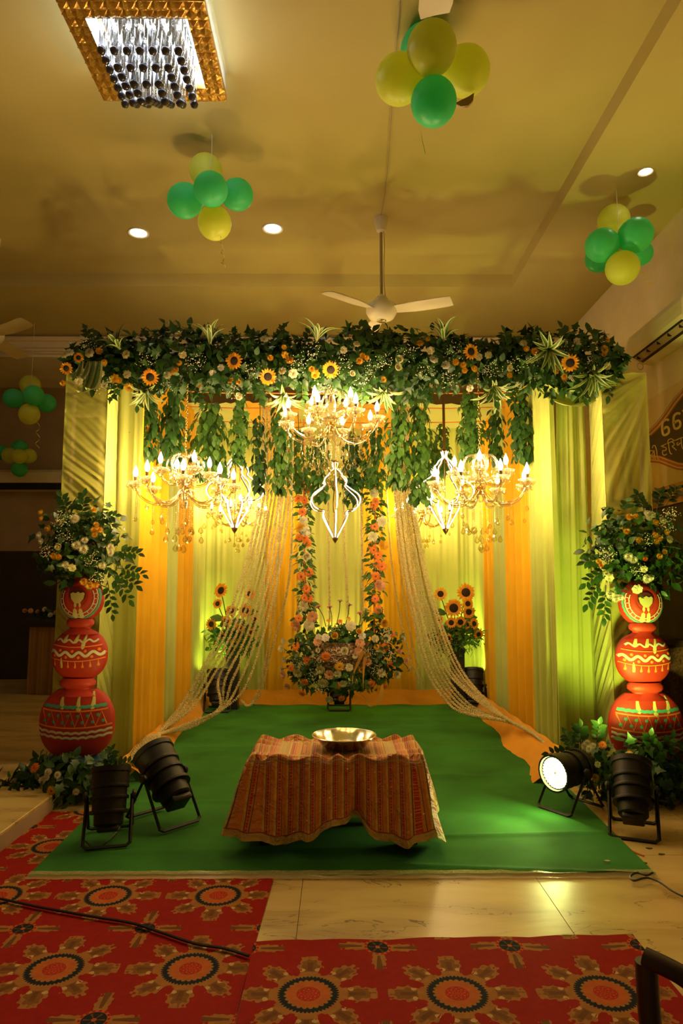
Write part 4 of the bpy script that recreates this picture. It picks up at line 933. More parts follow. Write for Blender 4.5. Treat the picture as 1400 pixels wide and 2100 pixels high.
# ================================================================== LED outline lanterns
M['led'] = emis('white_led', (1.0, 0.84, 0.55), 16.0)
def lantern(px, ytop, ybot, Y, label, rz, pole):
    c = atY(px, (ytop + ybot) / 2, Y); s = Y / FPX; zt = atY(px, ytop, Y).z; zb = atY(px, ybot, Y).z
    root = empty('led_lantern', (c.x, Y, zb), label, 'lantern', 'onion shaped lit lanterns')
    k = (zt - zb) / 165.0
    prof = [(7, 0), (4, 14), (11, 20), (16, 28), (25, 36), (27, 43), (25, 50), (38, 60), (53, 71), (58, 82), (54, 94), (43, 101), (28, 104), (29, 112), (26, 121), (16, 139), (5, 158)]
    P = [(q[0] * k, (165 - q[1]) * k) for q in prof]
    pts = bez([(a, 0, z) for a, z in P], 3)
    b = MB(); b.tube(pts, 0.005, 4); RIB = b.mesh('led_rib', M['led'])
    b = MB(); b.tube([p + Vector((-0.009, 0, -0.001)) for p in pts], 0.006, 5); BK = b.mesh('backing_strip', M['brass'])
    for i in range(6):
        o = link('led_rib', RIB, root, Matrix.Rotation(2 * PI * i / 6 + rz, 4, 'Z')); link('backing_strip', BK, o)
    o = (c.x, Y, zb)
    b = MB(); b.lathe([(0, -0.035), (0.006, -0.022), (0.02, -0.004), (0.028, 0.014), (0.03, 0.022), (0.012, 0.03)], 12, M=Matrix.Translation(o)); b.build('finial', M['brass'], root)
    b = MB(); b.lathe([(0.012, 0), (0.04, 0.012), (0.03, 0.03), (0.012, 0.04)], 12, M=Matrix.Translation((c.x, Y, zt - 0.02))); b.build('cap', M['brass'], root)
    b = MB(); b.tube([(c.x, Y, zb + 0.02), (c.x, Y, zt)], 0.004, 5); b.build('core_rod', M['brass'], root)
    b = MB(); b.tube([(c.x, Y, zt), (c.x, Y, 3.33)], 0.013 if pole else 0.004, 6); b.build('pole' if pole else 'cord', M['brass'], root)
    return root
lantern(482, 925, 1088, 6.45, 'onion shaped white LED lantern right of the left chandelier', 0.15, False)
lantern(687, 948, 1108, 6.75, 'onion shaped white LED lantern below the centre chandelier', 0.60, False)
lantern(912, 925, 1090, 6.45, 'onion shaped white LED lantern on a dark pole left of the right chandelier', -0.12, True)

# ================================================================== floor flood lights (LED cans)
M['lens'] = mat('lens_panel', (0.05, 0.05, 0.04), 0.3)
M['sticker'] = mat('sticker', (0.45, 0.40, 0.30), 0.6)
def ledmat(name, col, s): return emis(name, col, s, False)
def par(loc, yaw, tilt, label, col, watts, ls, detail=True, sc=1.0, spread=1.1, stick=False):
    """light axis: local +Y at tilt 0, raised by tilt; yaw about z"""
    root = empty('flood_light', loc, label, 'flood light', 'black LED floor floods', rz=yaw); hp = 0.25 * sc
    Rt = Matrix.Translation((0, 0, hp)) @ Matrix.Rotation(tilt, 4, 'X') @ Matrix.Scale(sc, 4)
    Ax = Rt @ Matrix.Rotation(-PI / 2, 4, 'X')          # lathe axis z -> +Y
    def part(b, nm, m, par_=root, smooth=True):
        me = b.mesh(nm, m, smooth); sharp(me); return link(nm, me, par_)
    b = MB(); b.lathe([(0.0, -0.17), (0.075, -0.17), (0.085, -0.16), (0.088, -0.10), (0.10, -0.095), (0.102, 0.04), (0.112, 0.045), (0.112, 0.13), (0.120, 0.135), (0.120, 0.165), (0.108, 0.165), (0.104, 0.14), (0.0, 0.138)], 28, M=Ax)
    hs = part(b, 'housing', M['black'])
    for q, z in enumerate((-0.10, -0.02, 0.045)):
        b = MB(); b.lathe([(0.1125, z), (0.1135, z + 0.004), (0.1135, z + 0.014), (0.1125, z + 0.018)], 28, M=Ax); part(b, 'cooling_ring', M['black'], hs)
    b = MB(); b.box((0, -0.185, 0), (0.12, 0.035, 0.11), M=Rt, bev=0.006); part(b, 'power_box', M['blackp'], hs)
    b = MB(); b.lathe([(0.0, 0.1392), (0.100, 0.1392), (0.100, 0.1425), (0.0, 0.1425)], 28, M=Ax); ln = part(b, 'lens_panel', M['lens'])
    lm = ledmat('led_' + label[:12], col, ls)
    b = MB(); b.lathe([(0.0068, 0.0), (0.0062, 0.006), (0.0, 0.008)], 8 if detail else 6); LM = b.mesh('led', lm)
    rings = ((0.018, 6), (0.036, 12), (0.054, 18), (0.072, 24), (0.089, 30)) if detail else ((0.03, 8), (0.06, 14), (0.088, 20))
    for rr, n in rings:
        for i in range(n):
            a = 2 * PI * i / n; link('led', LM, ln, Ax @ Matrix.Translation((rr * math.cos(a), rr * math.sin(a), 0.1425)) @ Matrix.Scale(1.0 if detail else 1.6, 4))
    # double yoke: two U frames that splay to stand on the floor
    for sy in (-1, 1):
        yb = 0.17 * sc * sy; w_ = 0.132 * sc
        pts = [(-w_, 0, hp), (-w_, yb * 0.93, 0.02), (-w_ + 0.02, yb, 0.008), (w_ - 0.02, yb, 0.008), (w_, yb * 0.93, 0.02), (w_, 0, hp)]
        b = MB()
        for p, q in zip(pts, pts[1:]):
            P, Q = Vector(p), Vector(q); d = (Q - P).normalized()
            b.tube([P - d * 0.004, Q + d * 0.004], 0.010 * sc, 4)
        part(b, 'yoke', M['black'], smooth=False)
    for sx in (-1, 1):
        b = MB(); b.lathe([(0.026, 0), (0.028, 0.012), (0.02, 0.022), (0.0, 0.022)], 12, M=Matrix.Translation((sx * 0.13 * sc, 0, hp)) @ Matrix.Rotation(sx * PI / 2, 4, 'Y')); part(b, 'knob', M['blackp'])
    if stick: 
        b = MB(); b.box((0.118, 0.06, 0.03), (0.002, 0.05, 0.07), M=Rt); part(b, 'sticker', M['sticker'], hs)
    if watts:
        L = bpy.data.lights.new('flood_beam', 'SPOT'); L.energy = watts * PAR_W; L.color = col; L.spot_size = spread; L.spot_blend = 0.6; L.shadow_soft_size = 0.09
        lo = bpy.data.objects.new('flood_beam', L); COL.objects.link(lo); lo.parent = root
        lo.matrix_local = Matrix.Translation((0, 0, hp)) @ Matrix.Rotation(tilt, 4, 'X') @ Matrix.Translation((0, 0.155 * sc, 0)) @ Matrix.Rotation(PI / 2, 4, 'X')
    return root
WARM = (1.0, 0.72, 0.18); LIME = (0.86, 1.0, 0.16)
par((-1.02, 4.20, 0.024), 0.85, 0.72, 'black LED flood tipped up to the left, nearest the green carpet middle', WARM, 25, 8, False, 1.04, 1.3)
par((-1.25, 3.92, 0.020), 0.25, 1.22, 'black LED flood pointing up beside the left floor bouquet', WARM, 150, 14, False, 0.90, 1.15)
par((1.47, 4.45, 0.010), 2.15, -0.05, 'glowing LED flood facing out at the right edge of the green carpet', (0.90, 1.0, 0.30), 38, 60, True, 0.95, 1.7, True)
par((1.70, 4.06, 0.001), -0.40, 0.90, 'black LED flood pointing up among the right floor flowers', LIME, 210, 14, False, 0.95, 1.9, True)
par((-1.33, 7.82, 0.016), 0.15, 1.22, 'black LED flood in the back left corner beside the black vase', LIME, 95, 40, False, 1.05, 1.2)
par((1.55, 7.90, 0.016), -0.15, 1.22, 'black LED flood in the back right corner beside the black vase', LIME, 95, 40, False, 1.05, 1.2)
par((0.03, 7.90, 0.016), 0.0, 0.95, 'black LED flood on the carpet right behind the flower swing', WARM, 75, 30, False, 0.95, 1.7)

# ================================================================== ceiling lamp, downlights
M['ledcold'] = emis('cold_white_led', (0.80, 0.88, 1.0), 13.0)
M['ledout'] = emis('cold_white_led_edge', (0.80, 0.88, 1.0), 40.0)
M['rod'] = crystal('clear_rod', (0.85, 0.88, 0.96), 0.75)
M['ball'] = mat('smoked_glass_ball', (0.10, 0.09, 0.10), 0.05, 0.6, var=0.1)
M['sideg'] = crystal('side_crystal', (0.85, 0.88, 0.95), 0.45)
M['ambercr'] = mat('amber_crystal', (0.55, 0.30, 0.05), 0.12, 0.55, var=0.5, vscale=35, bump=0.6, bscale=40)
M['mirror'] = mat('mirror_frame', (0.62, 0.60, 0.58), 0.12, 0.9, var=0.3, vscale=45, bump=0.5, bscale=45)
x0, x1, y0, y1 = -1.50, -0.71, 3.34, 4.10
lr = empty('crystal_ceiling_lamp', ((x0 + x1) / 2, (y0 + y1) / 2, 4.55), 'square crystal ceiling lamp with amber rim and glass rods, lit cold white', 'ceiling lamp')
slab('canopy_plate', x0 + 0.12, x1 - 0.12, y0 + 0.12, y1 - 0.12, 4.655, 4.699, M['mirror'], lr)
bw = 0.115; zt_, zb_ = 4.535, 4.50
for nm, (a, c, d, e) in (('rim', (x0, x0 + bw, y0, y1)), ('rim', (x1 - bw, x1, y0, y1)), ('rim', (x0 + bw, x1 - bw, y0, y0 + bw)), ('rim', (x0 + bw, x1 - bw, y1 - bw, y1))):
    slab(nm, a, c, d, e, zb_, zt_, M['ambercr'], lr)
for nm, (a, c, d, e) in (('side_glass', (x0 + .006, x0 + .016, y0 + .006, y1 - .006)), ('side_glass', (x1 - .016, x1 - .006, y0 + .006, y1 - .006)), ('side_glass', (x0 + .016, x1 - .016, y0 + .006, y0 + .016)), ('side_glass', (x0 + .016, x1 - .016, y1 - .016, y1 - .006))):
    slab(nm, a, c, d, e, 4.536, 4.690, M['sideg'], lr)
b = MB(); s_ = 0.026
b.add([(-s_, -s_, 0), (s_, -s_, 0), (s_, s_, 0), (-s_, s_, 0), (0, 0, -0.016)], [(0, 1, 4), (1, 2, 4), (2, 3, 4), (3, 0, 4)]); TILE = b.mesh('crystal_tile', M['ambercr'], False)
wl = wloc(lr)
for q in range(2):
    for i in range(13):
        for (X_, Y_) in ((x0 + 0.03 + q * 0.055, lerp(y0 + .03, y1 - .03, i / 12)), (x1 - 0.03 - q * 0.055, lerp(y0 + .03, y1 - .03, i / 12)), (lerp(x0 + .14, x1 - .14, i / 12), y1 - 0.03 - q * 0.055), (lerp(x0 + .14, x1 - .14, i / 12), y0 + 0.03 + q * 0.055)):
            link('crystal_tile', TILE, lr, Matrix.Translation(Vector((X_, Y_, zb_)) - wl) @ Matrix.Rotation(PI / 4 * (i % 2), 4, 'Z'))
for nm, (a, c, d, e) in (('led_strip', (x0 + bw, x0 + bw + .02, y0 + bw, y1 - bw)), ('led_strip', (x1 - bw - .02, x1 - bw, y0 + bw, y1 - bw)), ('led_strip', (x0 + bw + .02, x1 - bw - .02, y0 + bw, y0 + bw + .02)), ('led_strip', (x0 + bw + .02, x1 - bw - .02, y1 - bw - .02, y1 - bw))):
    slab(nm, a, c, d, e, 4.535, 4.60, M['ledcold'], lr)
for i_ in range(5): slab('led_bar', lerp(x0 + 0.2, x1 - 0.2, i_ / 4) - .006, lerp(x0 + 0.2, x1 - 0.2, i_ / 4) + .006, y0 + bw + 0.06, y1 - bw - 0.06, 4.645, 4.653, M['ledcold'], lr)
for (a, c, d, e) in ((x0 + .05, x0 + .06, y0 + .06, y1 - .06), (x1 - .06, x1 - .05, y0 + .06, y1 - .06), (x0 + .06, x1 - .06, y1 - .06, y1 - .05), (x0 + .06, x1 - .06, y0 + .05, y0 + .06)): slab('outer_led_strip', a, c, d, e, 4.60, 4.612, M['ledout'], lr)
slab('inner_plate', x0 + bw, x1 - bw, y0 + bw, y1 - bw, 4.6545, 4.6548, M['mirror'], lr)
b = MB(); b.lathe([(0.010, 0.0), (0.016, -0.5), (0.019, -1.0)], 8); 
RODM = b.mesh('rod', M['rod'])
b = MB(); b.lathe([(0.0, 0.026), (0.018, 0.018), (0.026, 0.0), (0.018, -0.018), (0.0, -0.026)], 12); BALLM = b.mesh('ball', M['ball'])
for i in range(7):
    for j in range(7):
        X_ = lerp(x0 + 0.18, x1 - 0.18, i / 6); Y_ = lerp(y0 + 0.20, y1 - 0.13, j / 6)
        u_ = abs(i - 3) / 3; v_ = abs(j - 3) / 3; Lr = 0.23 + 0.15 * (1 - max(u_, v_) * 0.9)
        o = link('rod', RODM, lr, Matrix.Translation(Vector((X_, Y_, 4.645)) - wl) @ Matrix.Diagonal((1.0, 1.0, Lr, 1)))
        bo = link('ball', BALLM, lr, Matrix.Translation(Vector((X_, Y_, 4.645 - Lr - 0.018)) - wl))
M['dl'] = emis('downlight', (1.0, 0.86, 0.60), 45.0)
def downlight(p, label, r=0.085):
    e = empty('downlight', p, label, 'downlight', 'round recessed downlights')
    b = MB(); b.lathe([(r * 0.9, -0.001), (r * 0.9, -0.006), (r * 1.12, -0.010), (r * 1.15, -0.002), (r * 1.15, 0.0)], 24, M=Matrix.Translation(p)); b.build('ring', M['whiteplastic'], e)
    b = MB(); b.lathe([(0.0, -0.004), (r * 0.9, -0.004), (r * 0.9, -0.001)], 24, M=Matrix.Translation(p)); b.build('lamp_disc', M['dl'], e)
downlight(Vector((-4.3, 6.3, ZR)), 'round ceiling downlight over the dark hall at far left'); downlight(Vector((-4.3, 3.9, ZR)), 'round ceiling downlight over the hall, out past the left edge'); downlight(atZ(284, 477, ZR), 'round ceiling downlight left of the middle balloon cluster'); downlight(atZ(559, 468, ZR), 'round ceiling downlight right of the middle balloon cluster'); downlight(atZ(1323, 351, ZS), 'small round downlight above the right balloon cluster', 0.05)  # the hall pair at far left is unseen, added to brighten that side
# ================================================================== flower swing at the back
SY = 7.3
sw = empty('flower_swing', (0.06, SY, 0.22), 'flower covered cradle swing hanging on two flowered ropes at the back', 'swing')
M['silver'] = mat('embossed_silver', (0.34, 0.24, 0.16), 0.3, 0.9, var=0.5, vscale=26, bump=1.0, bscale=34, bdist=0.03)
b = MB()
cz = atY(700, 1348, SY).z
b.lathe([(0.30, -0.17), (0.34, -0.12), (0.36, 0.0), (0.35, 0.10), (0.31, 0.16), (0.29, 0.165), (0.27, 0.10), (0.25, -0.10), (0.0, -0.12)], 32, M=Matrix.Translation((0.07, SY, cz)) @ Matrix.Diagonal((1.0, 0.6, 1.0, 1)))
cr0 = b.build('cradle', M['silver'], sw, label='embossed silver metal cradle body')
# raised scrolls on the cradle front
for sx in (-1, 1):
    for k_ in range(2):
        pts = []
        for i in range(22):
            a = i / 21 * 4.6 + k_ * 1.2; rr = 0.075 * (1 - i / 30); x = 0.07 + sx * (0.085 + rr * math.cos(a) * 0.9 + k_ * 0.06); z = cz - 0.01 + rr * math.sin(a) * (1 if k_ == 0 else -1)
            yy = SY - 0.216 * math.sqrt(max(0.02, 1 - ((x - 0.07) / 0.36) ** 2)) - 0.004; pts.append((x, yy, z))
        MB().tube(pts, 0.006, 5).build('scroll', M['silver'], cr0)
for (px) in (622, 769):
    p0 = atY(px, 960, SY); p1 = atY(px + (4 if px < 700 else -2), 1300, SY); s_ = -1 if px < 700 else 1
    MB().tube([(p0.x, SY, 3.20), p0, p1, (0.07 + s_ * 0.33, SY, cz + 0.1)], 0.010, 6).build('rope', M['amber'], sw)
    n = 330; t = RNG.uniform(0, 1, n); th = RNG.uniform(0, 2 * PI, n); rad = RNG.uniform(0.02, 0.085, n)
    P = np.stack([lerp(p0.x, p1.x, t) + np.cos(th) * rad, SY + np.sin(th) * rad, lerp(p0.z, p1.z - 0.1, t)], 1)
    Y_ = np.stack([np.cos(th), np.sin(th) - .2, np.full(n, -0.4)], 1) + unit(n) * 0.6
    leaves(sw, orient(P, Y_, np.stack([np.cos(th), np.sin(th) - .5, np.full(n, .4)], 1), RNG.uniform(0.06, 0.10, n)), LEAF, M['leafl'], 70, stuff='rope_foliage')
    z_ = [(x, y, k) for (x, y, k) in ((618, 988, 'gerb'), (630, 1005, 'gerb'), (612, 1022, 'gerb'), (624, 1026, 'gerb'), (620, 1050, 'gerb'), (622, 1068, 'carw'), (616, 1082, 'cary'), (626, 1090, 'carw'), (613, 1102, 'gerb'), (624, 1103, 'gerb'), (629, 1113, 'gerb'), (628, 1142, 'rosew'), (617, 1182, 'gerb'), (634, 1174, 'gerb'), (628, 1208, 'gerb'), (624, 1226, 'gerb'), (632, 1228, 'gerb'), (622, 1243, 'carw'), (612, 1268, 'gerb'), (604, 1280, 'gerb'), (608, 1284, 'carp'), (640, 1265, 'carp'), (633, 1282, 'carw'))] if px < 700 else \
         [(x, y, k) for (x, y, k) in ((770, 1028, 'gerb'), (766, 1036, 'gerb'), (768, 1080, 'gerb'), (764, 1101, 'carw'), (763, 1118, 'gerb'), (766, 1128, 'gerb'), (786, 1118, 'cary'), (775, 1138, 'gerb'), (773, 1155, 'gerb'), (783, 1162, 'gerb'), (770, 1182, 'gerb'), (776, 1198, 'rosep'), (779, 1200, 'carp'), (769, 1228, 'gerb'), (775, 1250, 'gerb'), (788, 1278, 'rosey'), (767, 1012, 'carw'), (782, 1070, 'carw'))]
    for (x, y, kd) in z_: flower(kd, sw, atY(x, y, SY - 0.10), (random.uniform(-.5, .5), -1, random.uniform(-.3, .4)), random.uniform(9.5, 12) * SY / FPX)
    breath(sw, [atY(px + random.uniform(-10, 10), y, SY - 0.07) for y in (1000, 1045, 1125, 1160, 1200, 1255)], 45, 0.07, 0.005)
# cushion of flowers round the cradle
for (cx, cy_, rx, rz, n, no) in ((700, 1385, 0.50, 0.17, 480, 70), (620, 1345, 0.17, 0.24, 190, 40), (785, 1335, 0.20, 0.26, 210, 40), (700, 1300, 0.26, 0.10, 160, 40)):
    c = atY(cx, cy_, SY); A = blob((c.x, SY - 0.05 if cy_ > 1320 else SY, c.z), (rx, 0.26, rz), n, 0.5, 1.05, (0.05, 0.10), 0.35)
    if cy_ > 1320 and cx == 700: A = A[A[:, 2, 3] < cz - 0.06]
    leaves(sw, A, LEAF if cx != 700 else IVY, M['leaf'] if cx != 700 else M['leafl'], no)
for (x, y, kd, s) in ((667, 1308, 'white', 9), (686, 1304, 'rosey', 9), (653, 1307, 'white', 7), (651, 1316, 'carp', 9), (719, 1284, 'carw', 11), (736, 1295, 'rosey', 8), (742, 1304, 'white', 8), (738, 1319, 'carp', 10), (735, 1336, 'carp', 9), (606, 1325, 'gerb', 10), (605, 1342, 'gerby', 10), (629, 1355, 'gerb', 11), (630, 1332, 'carw', 8), (638, 1342, 'carw', 7), (652, 1334, 'rosew', 6), (667, 1347, 'gerb', 12), (706, 1335, 'rosew', 9), (696, 1368, 'gerby', 12), (657, 1373, 'carw', 10), (610, 1380, 'carw', 10), (596, 1371, 'gerb', 9), (580, 1383, 'carp', 8), (624, 1400, 'gerb', 10), (675, 1384, 'carp', 10), (692, 1383, 'carw', 8), (663, 1400, 'carw', 11), (692, 1407, 'gerb', 9), (703, 1402, 'carw', 8), (716, 1369, 'carw', 8), (741, 1374, 'rosey', 7), (728, 1345, 'carw', 6), (754, 1358, 'carp', 8), (762, 1403, 'gerb', 10), (782, 1380, 'carw', 9), (777, 1342, 'carw', 10), (790, 1327, 'gerb', 11), (793, 1310, 'carw', 9), (773, 1327, 'gerby', 8), (769, 1310, 'carw', 8), (801, 1364, 'gerb', 9), (787, 1409, 'gerb', 9), (814, 1384, 'carw', 8), (819, 1335, 'carp', 7), (833, 1355, 'carp', 7), (619, 1423, 'gerb', 9), (675, 1434, 'carw', 8), (700, 1434, 'gerb', 9), (589, 1408, 'carp', 7), (576, 1330, 'carw', 7), (581, 1315, 'carw', 6), (582, 1353, 'carw', 6), (805, 1300, 'gerb', 8)):
    dx = (x - 700) / 130; Yq = SY - 0.27 * math.sqrt(max(0.12, 1 - dx * dx)) - 0.02
    flower(kd, sw, atY(x, y, Yq), (dx * 0.6, -1, (1350 - y) / 120 + random.uniform(-.3, .3)), s * Yq / FPX)
# upright stalks with small blooms above the cradle
for (x0_, y0_, x1_, y1_, kd) in ((668, 1285, 652, 1245, 'carp'), (680, 1285, 676, 1245, 'carp'), (690, 1280, 697, 1232, 'carw'), (700, 1282, 697, 1274, 'gerb'), (708, 1282, 716, 1240, 'carw'), (712, 1282, 715, 1268, 'gerby'), (735, 1285, 738, 1258, 'carp'), (740, 1285, 750, 1250, 'carw'), (672, 1290, 673, 1272, 'gerby'), (595, 1345, 577, 1329, 'carw'), (600, 1370, 578, 1372, 'carw'), (810, 1350, 838, 1372, 'carw'), (805, 1320, 826, 1310, 'carw')):
    a, c = atY(x0_, y0_, SY - 0.1), atY(x1_, y1_, SY - 0.1)
    MB().tube(bez([a, a.lerp(c, .5) + Vector((0.01, 0, 0.01)), c], 4), 0.004, 4).build('stalk', M['stem'], sw); flower(kd, sw, c, (c - a) + Vector((0, -0.06, 0)), 6.2 * SY / FPX)
breath(sw, [atY(x, y, SY - 0.26) for x, y in ((650, 1350), (690, 1295), (640, 1385), (755, 1340), (790, 1300), (800, 1345), (720, 1395), (660, 1410), (770, 1375), (610, 1360))], 60, 0.09, 0.005)
# gold ribbon tied at the right
M['ribbon'] = cloth('gold_ribbon', (0.55, 0.27, 0.04), 0.2, bscale=(30, 30, 30))
for k_, path in enumerate(([(745, 1335), (735, 1360), (726, 1390), (733, 1415), (752, 1432), (760, 1448), (775, 1444), (783, 1420), (786, 1405)], [(757, 1338), (749, 1352), (748, 1390), (750, 1416)])):
    P = bez([atY(x, y, SY - 0.32 + 0.02 * math.sin(i)) for i, (x, y) in enumerate(path)], 5); wd = 0.022
    b = MB(); b.grid([[p + Vector((-wd, 0, 0)), p + Vector((wd * math.cos(i * .2), wd * .6 * math.sin(i * .3), 0.004))] for i, p in enumerate(P)]); b.build('ribbon', M['ribbon'], sw, label='gold ribbon tail')

# ================================================================== jasmine strings
M['jas'] = island('jasmine_bud', [(0.74, 0.62, 0.28), (0.84, 0.72, 0.38), (0.62, 0.50, 0.20)], 0.65, 0.15)
def jasmine(path, label, r=0.013, step=0.010):
    P = bez(path, 14); L = 0; pts = []
    for a, c in zip(P, P[1:]):
        d = (c - a).length; k = max(1, int(d / step))
        for i in range(k): pts.append((a.lerp(c, i / k), (c - a).normalized()))
    A = []
    for i, (p, t) in enumerate(pts):
        o1 = t.orthogonal().normalized(); o2 = t.cross(o1)
        for q in range(4):
            a = 2 * PI * q / 4 + i * 0.9 + random.uniform(-.3, .3); d = (o1 * math.cos(a) + o2 * math.sin(a)) + t * random.uniform(-.3, .5)
            A.append(((p + d * r * 0.55)[:], d[:]))
    pos = np.array([a[0] for a in A]); d = np.array([a[1] for a in A]); X3 = orient(pos, d, np.roll(d, 1, axis=1) + 0.01, np.full(len(A), 1.0))
    sx = np.array([r * 0.50, r * 0.85, r * 0.50]); X3[:, :, :3] *= sx[None, None, :] * RNG.uniform(0.75, 1.2, len(A))[:, None, None]
    root = empty('jasmine_string', path[-1], label, 'flower string', 'strings of jasmine buds')
    X3[:, :, 3] -= np.array(wloc(root)); v, f = inst(*OCT, X3)
    tag(link('buds', tmesh('buds', v, f, M['jas']), root), kind='stuff')
    MB().tube(P[::4] + [P[-1]], 0.0025, 4).build('thread', M['jas'], root)
ORD = ['outermost', 'second', 'third', 'fourth', 'fifth', 'sixth', 'seventh', 'eighth', 'ninth', 'innermost']
def tie(px, py): 
    p = atZ(px, py, 0.0); p.x = max(-1.56, min(1.66, p.x)); p.z = 0.10; return p
for i in range(9):
    t = i / 8; xt = lerp(538, 598, t); sag = t ** 1.3
    Yt = lerp(6.75, 7.25, random.random())
    pts = [Vector((atY(xt, 930, Yt).x, Yt, 3.30)), atY(xt, 985, Yt), atY(lerp(500, 572, t), 1170, Yt - 0.02), atY(lerp(452, 540, t), 1300, Yt - 0.05), atY(lerp(410, 505, sag), lerp(1380, 1405, sag), Yt - 0.12)]
    if t < 0.5: pts += [atY(lerp(372, 430, t), lerp(1445, 1462, t), 6.55), atY(322, 1505, 6.05)]
    else: pts += [atY(lerp(440, 460, t), 1452, 6.7), atY(395, lerp(1470, 1490, t), 6.45), atY(330, 1505, 6.05)]
    pts += [Vector((-1.50 + 0.012 * i, 5.55, 0.20)), Vector((-1.52 + 0.012 * i, 5.06, 0.13))]
    jasmine(pts, '%s jasmine string of the left bunch sweeping down to the floor' % ORD[i])
for i, (xt, xm, xb) in enumerate(((573, 568, 545), (600, 592, 552))):
    Yt = 7.75; jasmine([Vector((atY(xt, 930, Yt).x, Yt, 3.30)), atY(xt, 1000, Yt), atY(xm, 1190, Yt), atY(xb, 1350, Yt), atY(xb - 18, 1420, 7.7), atY(510, 1448, 7.6), atY(494, 1436, 7.65)], ['loose jasmine string curling to the carpet left of the swing', 'loose jasmine string nearest the left swing rope'][i])
for i in range(10):
    t = i / 9; xt = lerp(806, 838, t); Yt = 7.0 + 0.3 * random.random(); sag = 1 - t
    pts = [Vector((atY(xt, 900, Yt).x, Yt, 3.30)), atY(xt, 960, Yt), atY(lerp(826, 872, t), 1160, Yt), atY(lerp(848, 902, t), 1270, Yt - 0.03), atY(lerp(872, 945, t), lerp(1370, 1372, t), Yt - 0.12)]
    if t > 0.5: pts += [atY(lerp(965, 1000, t), lerp(1445, 1440, t), 6.6), atY(1045, 1478, 6.2)]
    else: pts += [atY(lerp(910, 960, t * 2), lerp(1432, 1445, t), 6.8), atY(lerp(950, 1010, t * 2), lerp(1462, 1470, t), 6.5), atY(1050, 1482, 6.2)]
    pts += [atY(1090, 1503, 5.85), atY(1130, 1535, 5.5)]
    jasmine(pts, '%s jasmine string of the right bunch sweeping down to the floor' % ORD[9 - i])
for i, (x0_, x1_, y1_) in enumerate(((806, 848, 1400), (822, 858, 1405))):
    Yt = 7.8; jasmine([Vector((atY(x0_ - 18, 930, Yt).x, Yt, 3.30)), atY(x0_ - 14, 1000, Yt), atY(x0_, 1180, Yt), atY(lerp(x0_, x1_, .7), 1330, Yt), atY(x1_ + 10, y1_, Yt)], ['loose jasmine string just right of the swing flowers', 'loose jasmine string between the swing and the right bunch'][i], 0.011)
for i, (x, y0_, y1_) in enumerate(((674, 960, 1275), (706, 960, 1262), (742, 1000, 1265), (645, 985, 1030))):
    Yt = 7.62; jasmine([Vector((atY(x - 4, 930, Yt).x, Yt, 3.30)), atY(x - 2, y0_, Yt), atY(x, (y0_ + y1_) / 2, Yt), atY(x + (8 if i == 1 else 2), y1_, Yt)], ['straight jasmine string left of centre behind the cradle', 'straight jasmine string right of centre behind the cradle', 'straight jasmine string beside the right swing rope', 'short jasmine string left of the centre lantern'][i], 0.012)

# ================================================================== sunflower vases
def sunvase(x, Y, label1, label2, fl, seed):
    v = empty('tall_vase', (x, Y, 0.02), label1, 'vase', 'black vases with sunflowers')
    h = 0.66; w_ = 0.068
    b = MB(); b.add([(x + sx * w_ * k, Y + sy * w_ * k, 0.020 + z) for (z, k) in ((0, 1), (h, 1.03), (h, 0.9), (h - 0.08, 0.9)) for sx, sy in ((-1, -1), (1, -1), (1, 1), (-1, 1))],
                    [(3, 2, 1, 0)] + [(r_ * 4 + i, r_ * 4 + (i + 1) % 4, r_ * 4 + 4 + (i + 1) % 4, r_ * 4 + 4 + i) for r_ in range(3) for i in range(4)] + [(12, 13, 14, 15)])
    b.build('body', M['blackp'], v, smooth=False)
    MB().box((x, Y, 0.024), (2 * w_ + 0.008, 2 * w_ + 0.008, 0.016)).build('foot', M['blackp'], v, smooth=False)
    e = empty('sunflower_bunch', (x, Y, 0.02 + h - 0.07), label2, 'flowers', 'sunflower bunches in the vases')
    for (px, py, s, nx, nz) in fl:
        p = atY(px, py, Y - 0.06 - 0.1 * random.random()); base = Vector((x + random.uniform(-.03, .03), Y, 0.02 + h - 0.06))
        P = bez([base, base.lerp(p, .5) + Vector((0, 0.03, 0.05)), p + Vector((0, 0.02, -0.01))], 5)
        MB().tube(P, 0.006, 5).build('stalk', M['stem'], e); flower('sun', e, p, (nx, -1, nz), s * Y / FPX)
        q = P[6]; A = orient(np.array([q[:]]), np.array([[random.choice([-1, 1]), -.3, .3]]), np.array([[0, -1, .6]]), np.array([0.16])); leaves(e, A, LEAF, M['leafl'], 1, name='sunflower_leaf')
    A = blob((x, Y - 0.03, 0.80), (0.30, 0.18, 0.20), 260, 0.3, 1.05, (0.06, 0.12), 0.1); leaves(e, A, LANCE, M['leafl'], 60); A = blob((x, Y - 0.03, 0.80), (0.32, 0.18, 0.20), 120, 0.5, 1.05, (0.05, 0.085), 0.0); leaves(e, A, LEAF, M['leafl'], 50, stuff='foliage_fill')
sunvase(-1.18, 7.92, 'tall square black vase at the back left of the stage', 'bunch of sunflowers with green leaves in the left black vase',
        [(453, 1211, 17, -.5, .3), (446, 1238, 11, -.3, .2), (433, 1280, 13, -.3, 0), (464, 1273, 12, -.2, 0), (474, 1252, 12, 0, 0), (512, 1218, 12, .1, 0), (503, 1252, 15, .1, 0), (491, 1287, 10, 0, -.1), (515, 1297, 9, .3, -.2), (480, 1318, 10, 0, -.3), (456, 1305, 8, -.3, -.3), (522, 1270, 9, .6, 0)], 1)
